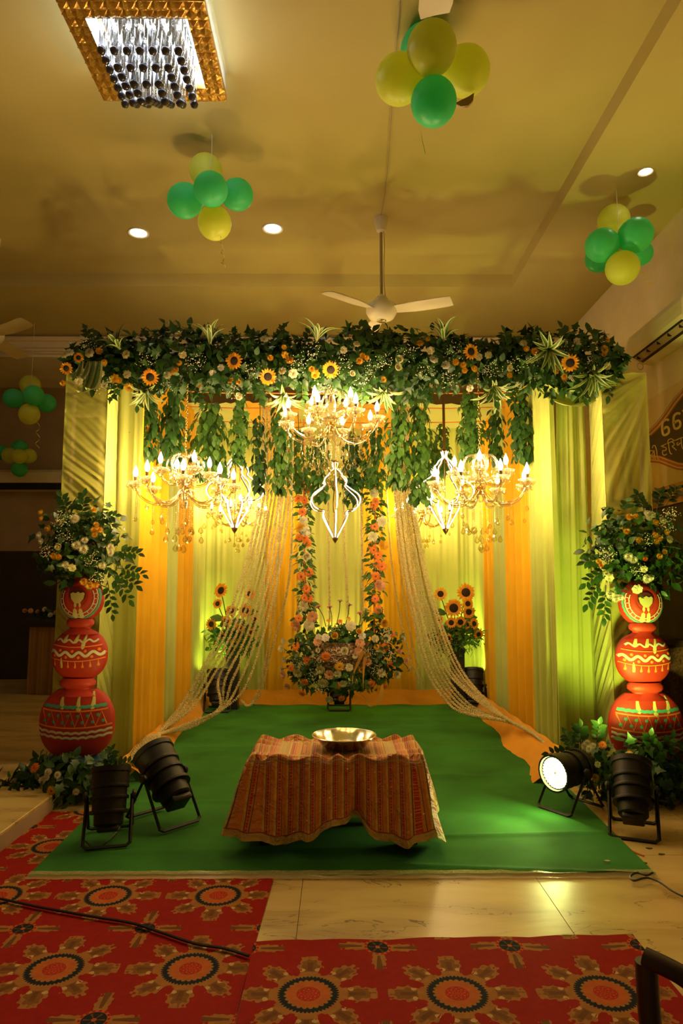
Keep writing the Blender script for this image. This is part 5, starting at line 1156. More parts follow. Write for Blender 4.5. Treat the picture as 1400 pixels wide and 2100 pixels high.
sunvase(1.38, 7.92, 'tall square black vase at the back right of the stage', 'bunch of sunflowers with green leaves in the right black vase',
        [(955, 1215, 20, 0, .1), (903, 1218, 14, -.2, .1), (930, 1247, 20, -.1, 0), (959, 1238, 12, .1, 0), (961, 1255, 14, .1, 0), (925, 1277, 12, -.1, 0), (944, 1276, 13, 0, 0), (957, 1281, 10, .1, 0), (972, 1279, 12, .5, .1), (981, 1301, 11, .3, -.3), (905, 1308, 10, -.3, 0), (919, 1309, 10, -.1, 0), (936, 1306, 11, .3, 0), (901, 1270, 9, -.4, 0)], 2)

# ================================================================== painted pot cut-outs
def grad_red():
    return mat('red_pot_paint', (0.42, 0.022, 0.009), 0.6, var=0.12, vscale=5)
M['redpot'] = grad_red(); M['redrim'] = mat('red_rim_paint', (0.48, 0.032, 0.012), 0.55); M['mouth'] = mat('dark_mouth_paint', (0.10, 0.008, 0.006), 0.7)
M['pcream'] = mat('cream_paint_drip', (0.60, 0.52, 0.20), 0.6); M['pwhite'] = mat('pale_line_paint', (0.60, 0.58, 0.42), 0.6); M['porange'] = mat('orange_line_paint', (0.75, 0.20, 0.03), 0.6); M['pteal'] = mat('teal_line_paint', (0.07, 0.36, 0.26), 0.6)
M['blue'] = mat('blue_ring_paint', (0.020, 0.075, 0.16), 0.55, var=0.35, vscale=14)
def pots(bx, Y, z0, label, ring_label):
    """stack of three flat painted pots; sizes in units of 0.0036 m (k)"""
    k = 0.00365; root = empty('pot_cutout', (bx, Y, 0.0), label, 'pot display', 'stacks of painted pots')
    def D(u): return 0.085 * math.sqrt(max(0.0, 1 - u * u))       # gentle bulge of the board
    def pot(name, zc, rx, rz, top, bot, power=2.2):
        """bulged board with outline of a pot, between z top and bot (units)"""
        prof = []; n = 22
        for i in range(n + 1):
            z = lerp(bot, top, i / n); q = (z - zc) / rz; prof.append((rx * max(0.0, 1 - abs(q) ** power) ** (1 / power), z))
        rows = []
        for (r_, z) in prof:
            r_ = max(r_, 6); row = []
            for a in range(17):
                t = -1 + 2 * a / 16; x = r_ * math.sin(t * PI / 2); row.append((bx + x * k, Y - 0.085 * math.cos(t * PI / 2) * min(1, r_ / rx) - 0.02, z0 + z * k))
            rows.append(row)
        b = MB(); b.grid(rows); back = [[(r[0][0], Y, r[0][2]), (r[-1][0], Y, r[-1][2])] for r in rows]
        for s in (0, 1): b.grid([[back[i][s], rows[i][0 if s == 0 else -1]] for i in range(n + 1)])
        b.grid(back); b.grid([rows[0], [(bx + (p[0] - bx) * .98, Y, p[2]) for p in rows[0]]]); b.grid([rows[-1], [(bx + (p[0] - bx) * .98, Y, p[2]) for p in rows[-1]]])
        return b.build(name, M['redpot'], root), prof, rx
    def rad(P, z):
        for (r0, z0_), (r1, z1_) in zip(P, P[1:]):
            if z0_ <= z <= z1_: return lerp(r0, r1, (z - z0_) / (z1_ - z0_ + 1e-9))
        return 6
    def surf(info, x, z, lift=0.003):
        P, rx = info; r_ = max(6, rad(P, z)); t = max(-1, min(1, x / r_)); return (bx + max(-r_, min(r_, x)) * k, Y - 0.085 * math.sqrt(max(0, 1 - t * t)) * min(1, r_ / rx) - 0.02 - lift, z0 + z * k)
    def line(info, par_, pts, wd, m, nm):
        """painted stroke of width wd following the surface"""
        rows = []
        for i, (x, z) in enumerate(pts):
            a = pts[max(0, i - 1)]; c = pts[min(len(pts) - 1, i + 1)]; dx, dz = c[0] - a[0], c[1] - a[1]; l = math.hypot(dx, dz) + 1e-6
            w2 = wd(i / (len(pts) - 1)) if callable(wd) else wd
            nx, nz = -dz / l * w2 / 2, dx / l * w2 / 2; rows.append([surf(info, x + nx, z + nz), surf(info, x, z, 0.005), surf(info, x - nx, z - nz)])
        b = MB(); b.grid(rows); return b.build(nm, M[m], par_)
    def dot(info, par_, x, z, r_, m, nm='dot'):
        b = MB(); b.add([surf(info, x, z, 0.006)] + [surf(info, x + r_ * math.cos(2 * PI * i / 10), z + r_ * math.sin(2 * PI * i / 10), 0.003) for i in range(10)], [(0, 1 + i, 1 + (i + 1) % 10) for i in range(10)]); return b.build(nm, M[m], par_)
    # base ring, ribbed
    b = MB(); b.lathe([(0.0, -0.09), (0.18, -0.09), (0.215, -0.06), (0.23, 0.0), (0.215, 0.06), (0.16, 0.085), (0.0, 0.085)], 48, wob=lambda a, z: 1 + 0.045 * abs(math.sin(a * 9)), M=Matrix.Translation((bx, Y + 0.03, z0 - 0.06)) @ Matrix.Diagonal((1, 0.75, 1, 1)))
    b.build('base_ring', M['blue'], root, label=ring_label)
    MB().tube([(bx, Y + 0.03, 0.002), (bx, Y + 0.03, max(0.01, z0 - 0.1))], 0.06, 8).build('foot', M['blackp'], root)
    # bottom pot
    o, P, R = pot('pot_body', 70, 73, 72, 134, 2); I = (P, R)
    rm = lambda zc, hw, hh, nm: MB().lathe([(0.0, -hh), (hw * .8, -hh), (hw, -hh * .4), (hw, hh * .4), (hw * .85, hh), (0, hh)], 24, M=Matrix.Translation((bx, Y - 0.03, z0 + zc * k)) @ Matrix.Diagonal((k, k * 0.55, k, 1))).build(nm, M['redrim'], root)
    def neck(za, zb, ra, rb): MB().lathe([(ra, za), (rb * .96, lerp(za, zb, .5)), (rb, zb)], 24, M=Matrix.Translation((bx, Y - 0.03, z0)) @ Matrix.Diagonal((k, k * 0.5, k, 1))).build('pot_neck', M['redpot'], root)
    neck(122, 146, 44, 27)
    rm(146, 35, 9, 'pot_rim')
    S = lambda f, a, c, n=40: [(lerp(a, c, i / n), f(lerp(a, c, i / n))) for i in range(n + 1)]
    arc = lambda z, sag: (lambda x: z - sag * (1 - (x / 72) ** 2))
    line(I, o, S(lambda x: arc(107, 6)(x) + 1.6 * abs(math.sin(x * 0.28)), -60, 60), 6, 'pteal', 'painted_band')
    line(I, o, S(arc(100, 6), -63, 63), 3, 'porange', 'painted_line'); line(I, o, S(arc(70, 7), -71, 71), 3, 'porange', 'painted_line')
    zz = [(-62 + 124 * i / 13, (arc(98, 6) if i % 2 == 0 else arc(72, 7))(-62 + 124 * i / 13)) for i in range(14)]
    line(I, o, zz, 3, 'porange', 'zigzag')
    for i in range(13):
        x = -56 + 112 * i / 12; dot(I, o, x, arc(91 if i % 2 else 79, 6)(x), 3.2, 'pteal')
    for dz in (60, 51): line(I, o, S(lambda x: arc(dz, 8)(x) + 2.2 * abs(math.sin(x * 0.21 + dz)), -71, 71, 60), 4.5, 'pwhite', 'scallop')
    for (x, l_) in ((-22, 46), (10, 54), (32, 46)):
        line(I, o, [(x + 2 - 3 * math.sin(t_ * 3) * (1 if x < 20 else -1), 131 - l_ * .72 * t_) for t_ in np.linspace(0, 1, 14)], lambda t_: (3.5 + 8.5 * t_ ** 1.5) * math.sqrt(max(0.02, 1 - max(0, (t_ - .75) / .25) ** 2)), 'pcream', 'drip')
    # middle pot
    o, P, R = pot('pot_body', 200, 54, 51, 252, 152); I = (P, R); arc = lambda z, sag: (lambda x: z - sag * (1 - (x / 54) ** 2))
    line(I, o, S(lambda x: arc(232, 5)(x) + 2.6 * math.sin(x * 0.33), -40, 40), 3.6, 'pwhite', 'painted_wave'); line(I, o, S(arc(222, 6), -47, 47), 2.2, 'porange', 'painted_line')
    line(I, o, S(lambda x: arc(207, 5)(x) + 4 * math.sin(x * 0.24), -53, 53), 5.5, 'pwhite', 'painted_wave'); line(I, o, S(arc(196, 7), -53, 53), 2.2, 'porange', 'painted_line')
    for i in range(8): x = -43 + 86 * i / 7; dot(I, o, x, arc(214 if i % 2 else 202, 6)(x), 3, 'porange')
    for i in range(7):
        x = -42 + 84 * i / 6; zt2 = arc(195, 7)(x); line(I, o, [(x, zt2 - 9 * t_) for t_ in np.linspace(0, 1, 5)], lambda t_: 1.6 + 3 * t_ * t_, 'porange', 'tassel'); dot(I, o, x, zt2 - 10, 2.6, 'porange')
    neck(240, 262, 36, 21)
    rm(262, 27, 8, 'pot_rim')
    for (x, l_) in ((-20, 34), (2, 36), (16, 52)):
        line(I, o, [(x + 3 * math.cos(t_ * 3), 249 - l_ * .72 * t_) for t_ in np.linspace(0, 1, 14)], lambda t_: (3 + 6.5 * t_ ** 1.5) * math.sqrt(max(0.02, 1 - max(0, (t_ - .75) / .25) ** 2)), 'pcream', 'drip')
    line(I, o, [(-28 + math.sin(t_), 196 - 20 * t_) for t_ in np.linspace(0, 1, 8)], lambda t_: 1 + 5 * t_ * (1.3 - t_) * 2, 'pcream', 'drip')
    # top pot, seen into its mouth
    o, P, R = pot('pot_body', 308, 43, 45, 353, 262, 2.0); I = (P, R)
    ring = lambda r0, zc, a0, a1, n=40: [(r0 * math.cos(lerp(a0, a1, i / n)), zc + r0 * 1.05 * math.sin(lerp(a0, a1, i / n))) for i in range(n + 1)]
    line(I, o, ring(23, 315, 0, 2 * PI), 8, 'redrim', 'mouth_lip')
    b = MB(); b.add([surf(I, 0, 316, 0.007)] + [surf(I, 16 * math.cos(2 * PI * i / 20), 316 + 14 * math.sin(2 * PI * i / 20), 0.006) for i in range(20)], [(0, 1 + i, 1 + (i + 1) % 20) for i in range(20)]); b.build('mouth', M['mouth'], o)
    b = MB(); pts = [(-14, 319), (-9, 322), (-4, 320), (1, 323), (6, 320), (11, 322), (14, 319), (12, 309), (6, 302), (0, 300), (-6, 302), (-12, 309)]
    b.add([surf(I, 0, 311, 0.011)] + [surf(I, x, z, 0.009) for x, z in pts], [(0, 1 + i, 1 + (i + 1) % 12) for i in range(12)]); b.build('butter', M['pcream'], o)
    for r0, m2, wd, a0, a1 in ((30, 'pwhite', 1.8, PI * 0.85, PI * 2.15), (36, 'pwhite', 1.8, PI * 0.85, PI * 2.15), (39.5, 'pteal', 2.8, PI * 0.85, PI * 2.15)):
        line(I, o, [(x * (1 + .02 * (i % 2)), z) for i, (x, z) in enumerate(ring(r0, 311, a0, a1))], wd, m2, 'painted_ring')
    for i in range(13): a = lerp(PI * 0.92, PI * 2.08, i / 12); line(I, o, [(r0 * math.cos(a), 311 + r0 * 1.05 * math.sin(a)) for r0 in (31, 33, 35)], 1.6, 'pwhite', 'tick')
    for (x, l_, x2) in ((-4, 38, -6), (4, 52, 9)):
        line(I, o, [(lerp(x, x2, t_), 303 - l_ * t_) for t_ in np.linspace(0, 1, 12)], lambda t_: 3 + 8 * t_ * (1.12 - t_) * 2, 'pcream', 'drip')
    return root
pots(-1.845, 5.02, 0.175, 'stack of three painted red pots on a blue ring beside the dark hall', 'blue ribbed ring under the pots')
pots(2.20, 4.99, 0.145, 'brightly lit stack of three painted red pots at the right post', 'blue ribbed ring under the pots')

# ================================================================== table, cloth, basin
tb = empty('low_table', (0.02, 4.01, 0.0), 'low dark wooden table hidden under the sequinned cloth', 'table')
tx0, tx1, ty0, ty1, tz = -0.46, 0.465, 3.77, 4.26, 0.470
slab('tabletop', tx0 + .01, tx1 - .01, ty0 + .01, ty1 - .01, tz - 0.035, tz, M['wood'], tb)
for x in (-0.385, 0.410):
    for y in (3.86, 4.20): slab('leg', x - .025, x + .025, y - .025, y + .025, 0.013, tz - 0.035, M['wood'], tb)
slab('apron', -0.385, 0.41, 3.845, 3.865, tz - 0.11, tz - 0.035, M['wood'], tb)
def sari_mat():
    m, nt, bs, out = newmat('sequinned_sari'); tc = nt.nodes.new('ShaderNodeTexCoord'); sp = nt.nodes.new('ShaderNodeSeparateXYZ'); nt.links.new(tc.outputs['UV'], sp.inputs[0])
    u, v = X(nt, sp.outputs[0]), X(nt, sp.outputs[1])
    nz = nt.nodes.new('ShaderNodeTexNoise'); nz.inputs['Scale'].default_value = 14; nz.inputs['Detail'].default_value = 4; nt.links.new(tc.outputs['UV'], nz.inputs['Vector']); n = X(nt, nz.outputs[0])
    s = (u * 17.0).f('FRACT')
    c = cmix(nt, (0.74, 0.20, 0.02), (0.90, 0.36, 0.035), n)
    c = cmix(nt, c, (0.90, 0.52, 0.08), (s > 0.30) * (s < 0.46)); c = cmix(nt, c, (0.60, 0.030, 0.010), (s > 0.62) * (s < 0.80) * (((v * 26 + n * 2).f('FRACT')) > 0.25))
    c = cmix(nt, c, (0.07, 0.075, 0.03), ((s - 0.54).f('ABSOLUTE') < 0.03) + ((s - 0.93).f('ABSOLUTE') < 0.02))
    hem = v > 0.91; c = cmix(nt, c, (0.70, 0.46, 0.12), hem); c = cmix(nt, c, (0.45, 0.06, 0.02), (v > 0.895) * (v < 0.91))
    top = (v < 0.0) * ((v + 0.20).f('ABSOLUTE') < 0.03); c = cmix(nt, c, (0.70, 0.46, 0.12), top)
    vo = nt.nodes.new('ShaderNodeTexVoronoi'); vo.inputs['Scale'].default_value = 42; nt.links.new(tc.outputs['UV'], vo.inputs['Vector'])
    d = X(nt, vo.outputs['Distance']); sq = (d < 0.16) * (X(nt, vo.outputs['Color']) > 0.35)
    sep = nt.nodes.new('ShaderNodeSeparateColor'); nt.links.new(vo.outputs['Color'], sep.inputs[0]); sq = (d < 0.17) * (X(nt, sep.outputs[0]) > 0.55)
    dk = (d < 0.15) * (X(nt, sep.outputs[0]) < 0.22)
    c = cmix(nt, c, (0.03, 0.02, 0.02), dk); c = cmix(nt, c, (0.95, 0.75, 0.35), sq)
    nt.links.new(c, bs.inputs['Base Color']); nt.links.new((sq * 0.9).v, bs.inputs['Metallic']); nt.links.new((sq * -0.40 + 0.58).v, bs.inputs['Roughness'])
    bs.inputs['Sheen Weight'].default_value = 0.3
    noise = nt.nodes.new('ShaderNodeTexNoise'); noise.inputs['Scale'].default_value = 22; noise.inputs['Detail'].default_value = 6; noise.inputs['Distortion'].default_value = 0.8; mpp = nt.nodes.new('ShaderNodeMapping'); mpp.inputs['Scale'].default_value = (1.0, 0.28, 1.0); nt.links.new(tc.outputs['UV'], mpp.inputs[0]); nt.links.new(mpp.outputs[0], noise.inputs['Vector'])
    bp = nt.nodes.new('ShaderNodeBump'); bp.inputs['Strength'].default_value = 0.9; bp.inputs['Distance'].default_value = 0.05; nt.links.new(noise.outputs[0], bp.inputs['Height'])
    vs = nt.nodes.new('ShaderNodeVectorMath'); vs.operation = 'SUBTRACT'; nt.links.new(vo.outputs['Color'], vs.inputs[0]); vs.inputs[1].default_value = (0.5, 0.5, 0.5)
    vm = nt.nodes.new('ShaderNodeVectorMath'); vm.operation = 'SCALE'; nt.links.new(vs.outputs[0], vm.inputs[0]); nt.links.new((sq * 1.3).v, vm.inputs['Scale'])
    va = nt.nodes.new('ShaderNodeVectorMath'); va.operation = 'ADD'; nt.links.new(bp.outputs[0], va.inputs[0]); nt.links.new(vm.outputs[0], va.inputs[1])
    vn = nt.nodes.new('ShaderNodeVectorMath'); vn.operation = 'NORMALIZE'; nt.links.new(va.outputs[0], vn.inputs[0]); nt.links.new(vn.outputs[0], bs.inputs['Normal'])
    return m
def table_cloth():
    nper = 240; rows = []; uv = []
    W, Dp = tx1 - tx0, ty1 - ty0; per = 2 * (W + Dp); cx, cy2 = (tx0 + tx1) / 2, (ty0 + ty1) / 2
    def pt(s):
        s %= per
        if s < W: return tx0 + s, ty0, 0, -1, s
        s -= W
        if s < Dp: return tx1, ty0 + s, 1, 0, W + s
        s -= Dp
        if s < W: return tx1 - s, ty1, 0, 1, W + Dp + s
        s -= W
        return tx0, ty1 - s, -1, 0, 2 * W + Dp + s
    r = random.Random(4); ph = [r.uniform(0, 6) for _ in range(8)]
    def pucker(s): return 0.5 + 0.5 * math.sin(s * 41 + ph[0] + 1.3 * math.sin(s * 13))
    top = []
    # top: rings from the middle to the edge
    for q in (0.0, 0.35, 0.62, 0.68, 0.74, 0.84, 0.92, 0.975, 1.0):
        row = []; ur = []
        for i in range(nper):
            x, y, nx, ny, a = pt(per * i / nper); X_ = lerp(cx, x, max(q, 0.002)); Y_ = lerp(cy2, y, max(q, 0.002))
            z = tz + 0.004 + (0.034 * pucker(a) * max(0, (q - 0.68) / 0.32) if q > 0.68 else 0)
            if q >= 0.975: z -= (q - 0.97) * 0.25
            row.append((X_, Y_, z)); ur.append(((X_ - tx0) / 1.0, -0.20 * (q / 0.68) if q <= 0.72 else -0.24 - (q - .72)))
        rows.append(row); uv.append(ur)
    H_ = 16
    for j in range(1, H_ + 1):
        v = j / H_; row = []; ur = []
        for i in range(nper):
            s = per * i / nper; x, y, nx, ny, a = pt(s)
            # smooth outward direction near the corners
            x2, y2, nx2, ny2, _ = pt(s + 0.06); x3, y3, nx3, ny3, _ = pt(s - 0.06); n_ = Vector((nx + nx2 + nx3, ny + ny2 + ny3, 0)).normalized()
            cor = 1 - max(abs(n_.x), abs(n_.y)); cor = max(0, cor) / 0.2929
            fold = (0.026 * math.sin(s * 16 + ph[1] + 0.9 * math.sin(s * 4.3)) + 0.017 * math.sin(s * 35 + ph[2] + 1.4 * v) + 0.010 * math.sin(s * 63 + ph[3] - 1.1 * v) + 0.004 * math.sin(s * 120 + 9 * v)) * (0.25 + 0.75 * v ** 0.6) + 0.013 * (pucker(a) - .5) * max(0, 1 - 1.6 * v)
            out_ = 0.010 + 0.085 * v ** 1.2 + fold + 0.055 * cor * v * 0.8
            front = max(0.0, -n_.y)
            if front > 0.5:
                dip = math.exp(-((x - 0.10) / 0.035) ** 2); out_ -= 0.085 * dip * v ** 1.4
            hem = 0.395 - 0.055 * math.sin(s * 5.2 + 0.4) * (1 - cor) + 0.02 * math.sin(s * 17 + ph[5])
            if front > 0.5: hem = 0.375 + 0.035 * math.cos((x + 0.27) * 11.0) - 0.05 * math.exp(-((x - 0.07) / 0.12) ** 2) + 0.01 * math.sin(x * 40)
            z = tz + 0.008 - hem * v
            row.append((x + n_.x * out_, y + n_.y * out_, max(0.03, z))); ur.append((a / 1.0, v))
        rows.append(row); uv.append(ur)
    b = MB(); b.grid(rows, closed=True); o = b.build('table_cloth', sari_mat(), label='orange and gold striped cloth with sequins draped over the low table', cat='tablecloth')
    ul = o.data.uv_layers.new(name='UVMap'); fl_ = [p for r_ in uv for p in r_]
    for lp in o.data.loops: ul.data[lp.index].uv = fl_[lp.vertex_index]
    for p in o.data.polygons:      # close the wrap-around
        us = [ul.data[l].uv[0] for l in p.loop_indices]
        if max(us) - min(us) > 1.0:
            for l in p.loop_indices:
                if ul.data[l].uv[0] < 1.0: ul.data[l].uv[0] += per
    md = o.modifiers.new('soft', 'SUBSURF'); md.levels = 1; md.render_levels = 1
    return o
table_cloth()
pc = atZ(706, 1523, 0.53); bs_ = Vector((pc.x, 4.02, tz + 0.012))
ba = empty('steel_basin', bs_, 'round stainless steel basin standing on the draped table', 'basin')
b = MB(); b.lathe([(0.0, 0.004), (0.115, 0.004), (0.125, 0.010), (0.168, 0.062), (0.182, 0.064), (0.1825, 0.067), (0.180, 0.069), (0.165, 0.066), (0.121, 0.013), (0.112, 0.0075), (0.0, 0.0075)], 64, M=Matrix.Translation(bs_)); b.build('bowl', M['steel'], ba)
b = MB(); b.tube([bs_ + Vector((0.1815 * math.cos(2 * PI * i / 64), 0.1815 * math.sin(2 * PI * i / 64), 0.0665)) for i in range(64)], 0.0035, 6, closed=True); b.build('rolled_rim', M['steel'], ba)
# ================================================================== balloons
def balloon_mat(name, col):
    m, nt, bs, out = newmat(name); bs.inputs['Base Color'].default_value = (*col, 1); bs.inputs['Roughness'].default_value = 0.38
    bs.inputs['Sheen Weight'].default_value = 0.1
    t = nt.nodes.new('ShaderNodeBsdfTranslucent'); t.inputs[0].default_value = (*col, 1); mx = nt.nodes.new('ShaderNodeMixShader'); mx.inputs[0].default_value = 0.55
    nz = nt.nodes.new('ShaderNodeTexNoise'); nz.inputs['Scale'].default_value = 5; r = ramp(nt, nz.outputs[0], [(0.3, tuple(c * .92 for c in col)), (0.7, col)]); nt.links.new(r.outputs[0], bs.inputs['Base Color'])
    nt.links.new(bs.outputs[0], mx.inputs[1]); nt.links.new(t.outputs[0], mx.inputs[2]); nt.links.new(mx.outputs[0], out.inputs[0]); return m
M['bally'] = balloon_mat('yellow_balloon', (0.90, 0.95, 0.16)); M['ballg'] = balloon_mat('green_balloon', (0.14, 0.85, 0.40))
def ball_mesh(m):
    b = MB(); b.lathe([(0.0, 1.0)] + [(math.sin(a) * (1 + 0.0), math.cos(a) * (1.0 if math.cos(a) > 0 else 1.12)) for a in np.linspace(0.15, 2.75, 14)] + [(0.12, -1.13), (0.05, -1.17), (0.03, -1.19), (0.07, -1.24), (0.0, -1.24)], 24); return b.mesh('balloon', m)
BY, BG = ball_mesh(M['bally']), ball_mesh(M['ballg'])
M['curl'] = mat('yellow_curl_ribbon', (0.75, 0.55, 0.10), 0.3); M['curlg'] = mat('green_curl_ribbon', (0.25, 0.60, 0.20), 0.3)
def cluster(D, spec, label, rib=None, ribm='curl'):
    pts = [(atD(x, y, D * dk), r * D * dk / FPX, c) for (x, y, r, c, dk) in spec]
    cen = sum((p for p, _, _ in pts), Vector()) / len(pts); root = empty('balloon_cluster', cen, label, 'balloons', 'balloon clusters under the ceiling')
    for p, r, c in pts:
        d = (p - cen).normalized() if (p - cen).length > 0.02 else Vector((0, -1, 0))
        link('balloon', BY if c == 'y' else BG, root, Matrix.Translation(p - cen) @ frame(d) @ Matrix.Scale(r, 4))
    if rib:
        (xa, ya), (xb, yb), turns, amp = rib; rows = []; n = 60
        for i in range(n + 1):
            t = i / n; p = atD(lerp(xa, xb, t), lerp(ya, yb, t), D * 0.97); a = t * turns * 2 * PI
            c0 = p + Vector((math.cos(a) * amp * t ** .4, math.sin(a) * amp, 0)); rows.append([c0 + Vector((0, 0, 0.006)), c0 - Vector((0, 0, 0.006))])
        b = MB(); b.grid(rows); b.build('curling_ribbon', M[ribm], root)
    ztop = max(p.z + r for p, r, _ in pts)
    return root, cen, ztop
def hangstring(root, cen, zc):
    MB().tube([cen, (cen.x, cen.y, zc - 0.001)], 0.0025, 4).build('string', M['whiteplastic'], root)
r_, c_, z_ = cluster(3.85, [(885, 98, 51, 'y', .96), (818, 163, 49, 'y', 1.0), (955, 146, 49, 'y', 1.02), (889, 210, 47, 'g', .98), (872, 105, 52, 'g', 1.06)], 'large balloon cluster of three yellow and two green at the top right of the middle', ((862, 190), (870, 318), 0.8, 0.012), 'curlg'); hangstring(r_, c_, ZR)
M['deflated'] = mat('deflated_balloon', (0.35, 0.20, 0.08), 0.4); b = MB(); P = [atD(x, y, 3.9) for x, y in ((932, 212), (945, 205), (960, 198), (972, 190), (970, 206), (960, 216), (945, 218))]; b.prism(P, (0, 0.02, 0)); b.build('limp_balloon', M['deflated'], r_)
r_, c_, z_ = cluster(5.0, [(378, 412, 35, 'g', 1.0), (432, 388, 35, 'g', .95), (487, 399, 32, 'g', 1.02), (422, 350, 34, 'y', 1.03), (440, 458, 34, 'y', .98)], 'balloon cluster of three green and two yellow left of the ceiling fan', ((452, 485), (458, 548), 3, 0.015)); hangstring(r_, c_, ZR)
r_, c_, z_ = cluster(5.35, [(1234, 503, 34, 'g', .98), (1303, 482, 35, 'g', .97), (1276, 550, 34, 'y', .97), (1228, 530, 28, 'g', 1.04), (1314, 520, 24, 'g', 1.05), (1258, 452, 32, 'y', 1.05)], 'balloon cluster close to the right wall above the air conditioner', ((1310, 548), (1335, 588), 2, 0.012)); hangstring(r_, c_, ZS)
r_, c_, z_ = cluster(8.2, [(27, 817, 20, 'g', 1.0), (69, 811, 21, 'g', .97), (96, 827, 19, 'g', 1.01), (60, 850, 21, 'y', .98), (62, 790, 21, 'y', 1.02)], 'small balloon cluster at the far left below the white beam', ((79, 850), (77, 920), 3, 0.025)); hangstring(r_, c_, ZS)
r_, c_, z_ = cluster(9.3, [(40, 918, 16, 'g', 1.0), (40, 962, 16, 'g', 1.0), (20, 934, 16, 'y', .99), (60, 935, 15, 'y', .99), (40, 936, 15, 'y', .97), (2, 928, 16, 'g', 1.0)], 'dim balloon cluster on the shadowed back wall at far left'); MB().tube([c_, (c_.x, 9.728, c_.z)], 0.003, 4).build('string', M['whiteplastic'], r_)

# ================================================================== ceiling fans
def fan(x, y, zm, label, rz, nm='ceiling_fan'):
    root = empty(nm, (x, y, zm), label, 'ceiling fan', 'white ceiling fans'); T = Matrix.Translation((x, y, zm))
    MB().lathe([(0.0, 0.915), (0.062, 0.915), (0.062, 0.90), (0.055, 0.84), (0.04, 0.79), (0.016, 0.775), (0.0, 0.775)], 20, M=T @ Matrix.Translation((0, 0, ZR - zm - 0.915))).build('canopy', M['whiteplastic'], root)
    MB().tube([(x, y, zm + 0.13), (x, y, ZR - 0.13)], 0.013, 8).build('down_rod', M['wallbrown'], root)
    MB().lathe([(0.016, 0.16), (0.045, 0.14), (0.06, 0.12), (0.062, 0.07), (0.13, 0.062), (0.137, 0.03), (0.137, -0.005), (0.128, -0.022), (0.124, -0.03), (0.11, -0.055), (0.07, -0.075), (0.0, -0.08)], 32, M=T).build('motor', M['whiteplastic'], root)
    MB().lathe([(0.044, -0.073), (0.044, -0.082), (0.034, -0.088), (0.0, -0.088)], 20, M=T).build('badge', M['steel'], root)
    b = MB(); n = 10; rows = []
    for i in range(n + 1):
        t = i / n; R = lerp(0.13, 0.63, t); wd = lerp(0.045, 0.075, min(1, t * 3)) * (1 if t < .95 else .85); c0 = 0.02 * math.sin(t * 2)
        rows.append([(R, -wd + c0, 0.024), (R, c0, 0.014), (R, wd + c0, -0.004)])
    b.grid(rows); b.grid([[(p[0], p[1], p[2] - 0.004) for p in r] for r in rows]); BL = b.mesh('blade', M['whiteplastic'])
    for i in range(3): link('blade', BL, root, Matrix.Rotation(rz + 2 * PI * i / 3, 4, 'Z'))
    MB().tube(bez([(x + 0.02, y - 0.015, ZR - 0.06), (x + 0.03, y - 0.016, zm + .6), (x + 0.022, y - 0.015, zm + .35), (x + 0.035, y - 0.045, zm + 0.08)], 6), 0.003, 4).build('cord', M['wallbrown'], root)
    return root
fm = atY(782, 640, 5.85)
fan(fm.x, 5.85, fm.z, 'white ceiling fan hanging above the middle of the flower beam', PI / 2 + 0.12)
fm2 = atY(-4, 690, 6.25); fan(fm2.x - 0.09, 6.25, fm2.z, 'white ceiling fan cut by the left edge of the picture', -0.62)
fan(0.42, 2.14, 3.90, 'white ceiling fan overhead with one blade tip at the top edge', PI / 2 - 0.05)
P = [atZ(822, -30, ZR - 0.012), atZ(812, 110, ZR - 0.02), atZ(803, 220, ZR - 0.03), atZ(796, 320, ZR - 0.03), atZ(788, 400, ZR - 0.02), atZ(780, 446, ZR - 0.006)]
b = MB(); b.tube(bez(P, 6), 0.0035, 4); b.build('ceiling_wire', M['wallbrown'], label='thin dark wire hung along the ceiling to the fan', cat='wire')

# ================================================================== air conditioner
ac = empty('air_conditioner', (2.78, 5.62, 3.41), 'white split air conditioner on the right wall above the poster', 'air conditioner')
ya, yb = 5.10, 6.10
prof = [(XW - 0.002, 3.70), (XW - 0.16, 3.70), (XW - 0.205, 3.675), (XW - 0.225, 3.62), (XW - 0.225, 3.545)]
low = [(XW - 0.222, 3.505), (XW - 0.205, 3.478), (XW - 0.10, 3.425), (XW - 0.002, 3.41)]
b = MB(); full = prof + low; b.prism([(x, ya, z) for x, z in full], (0, yb - ya, 0)); b.build('casing', M['whiteplastic'], ac, smooth=False)
b = MB(); b.prism([(XW - 0.203, ya + .05, 3.478), (XW - 0.105, ya + .05, 3.428), (XW - 0.107, ya + .05, 3.424), (XW - 0.205, ya + .05, 3.474)], (0, yb - ya - .1, 0)); b.build('outlet', M['blackp'], ac, smooth=False)
b = MB(); b.prism([(XW - 0.190, ya + .06, 3.466), (XW - 0.140, ya + .06, 3.430), (XW - 0.142, ya + .06, 3.427), (XW - 0.192, ya + .06, 3.463)], (0, yb - ya - .12, 0)); b.build('flap', M['wallbrown'], ac, smooth=False)
for i in range(5):
    y_ = lerp(ya + .12, yb - .12, i / 4); MB().box((XW - 0.175, y_, 3.450), (0.03, 0.008, 0.03)).build('vane', M['blackp'], ac, smooth=False)
MB().tube([(XW - 0.12 + 0.028 * math.cos(a), yb - 0.015, 3.40 + 0.03 * math.sin(a)) for a in np.linspace(0, 6.28, 20)], 0.006, 5).build('hook', M['whiteplastic'], ac)

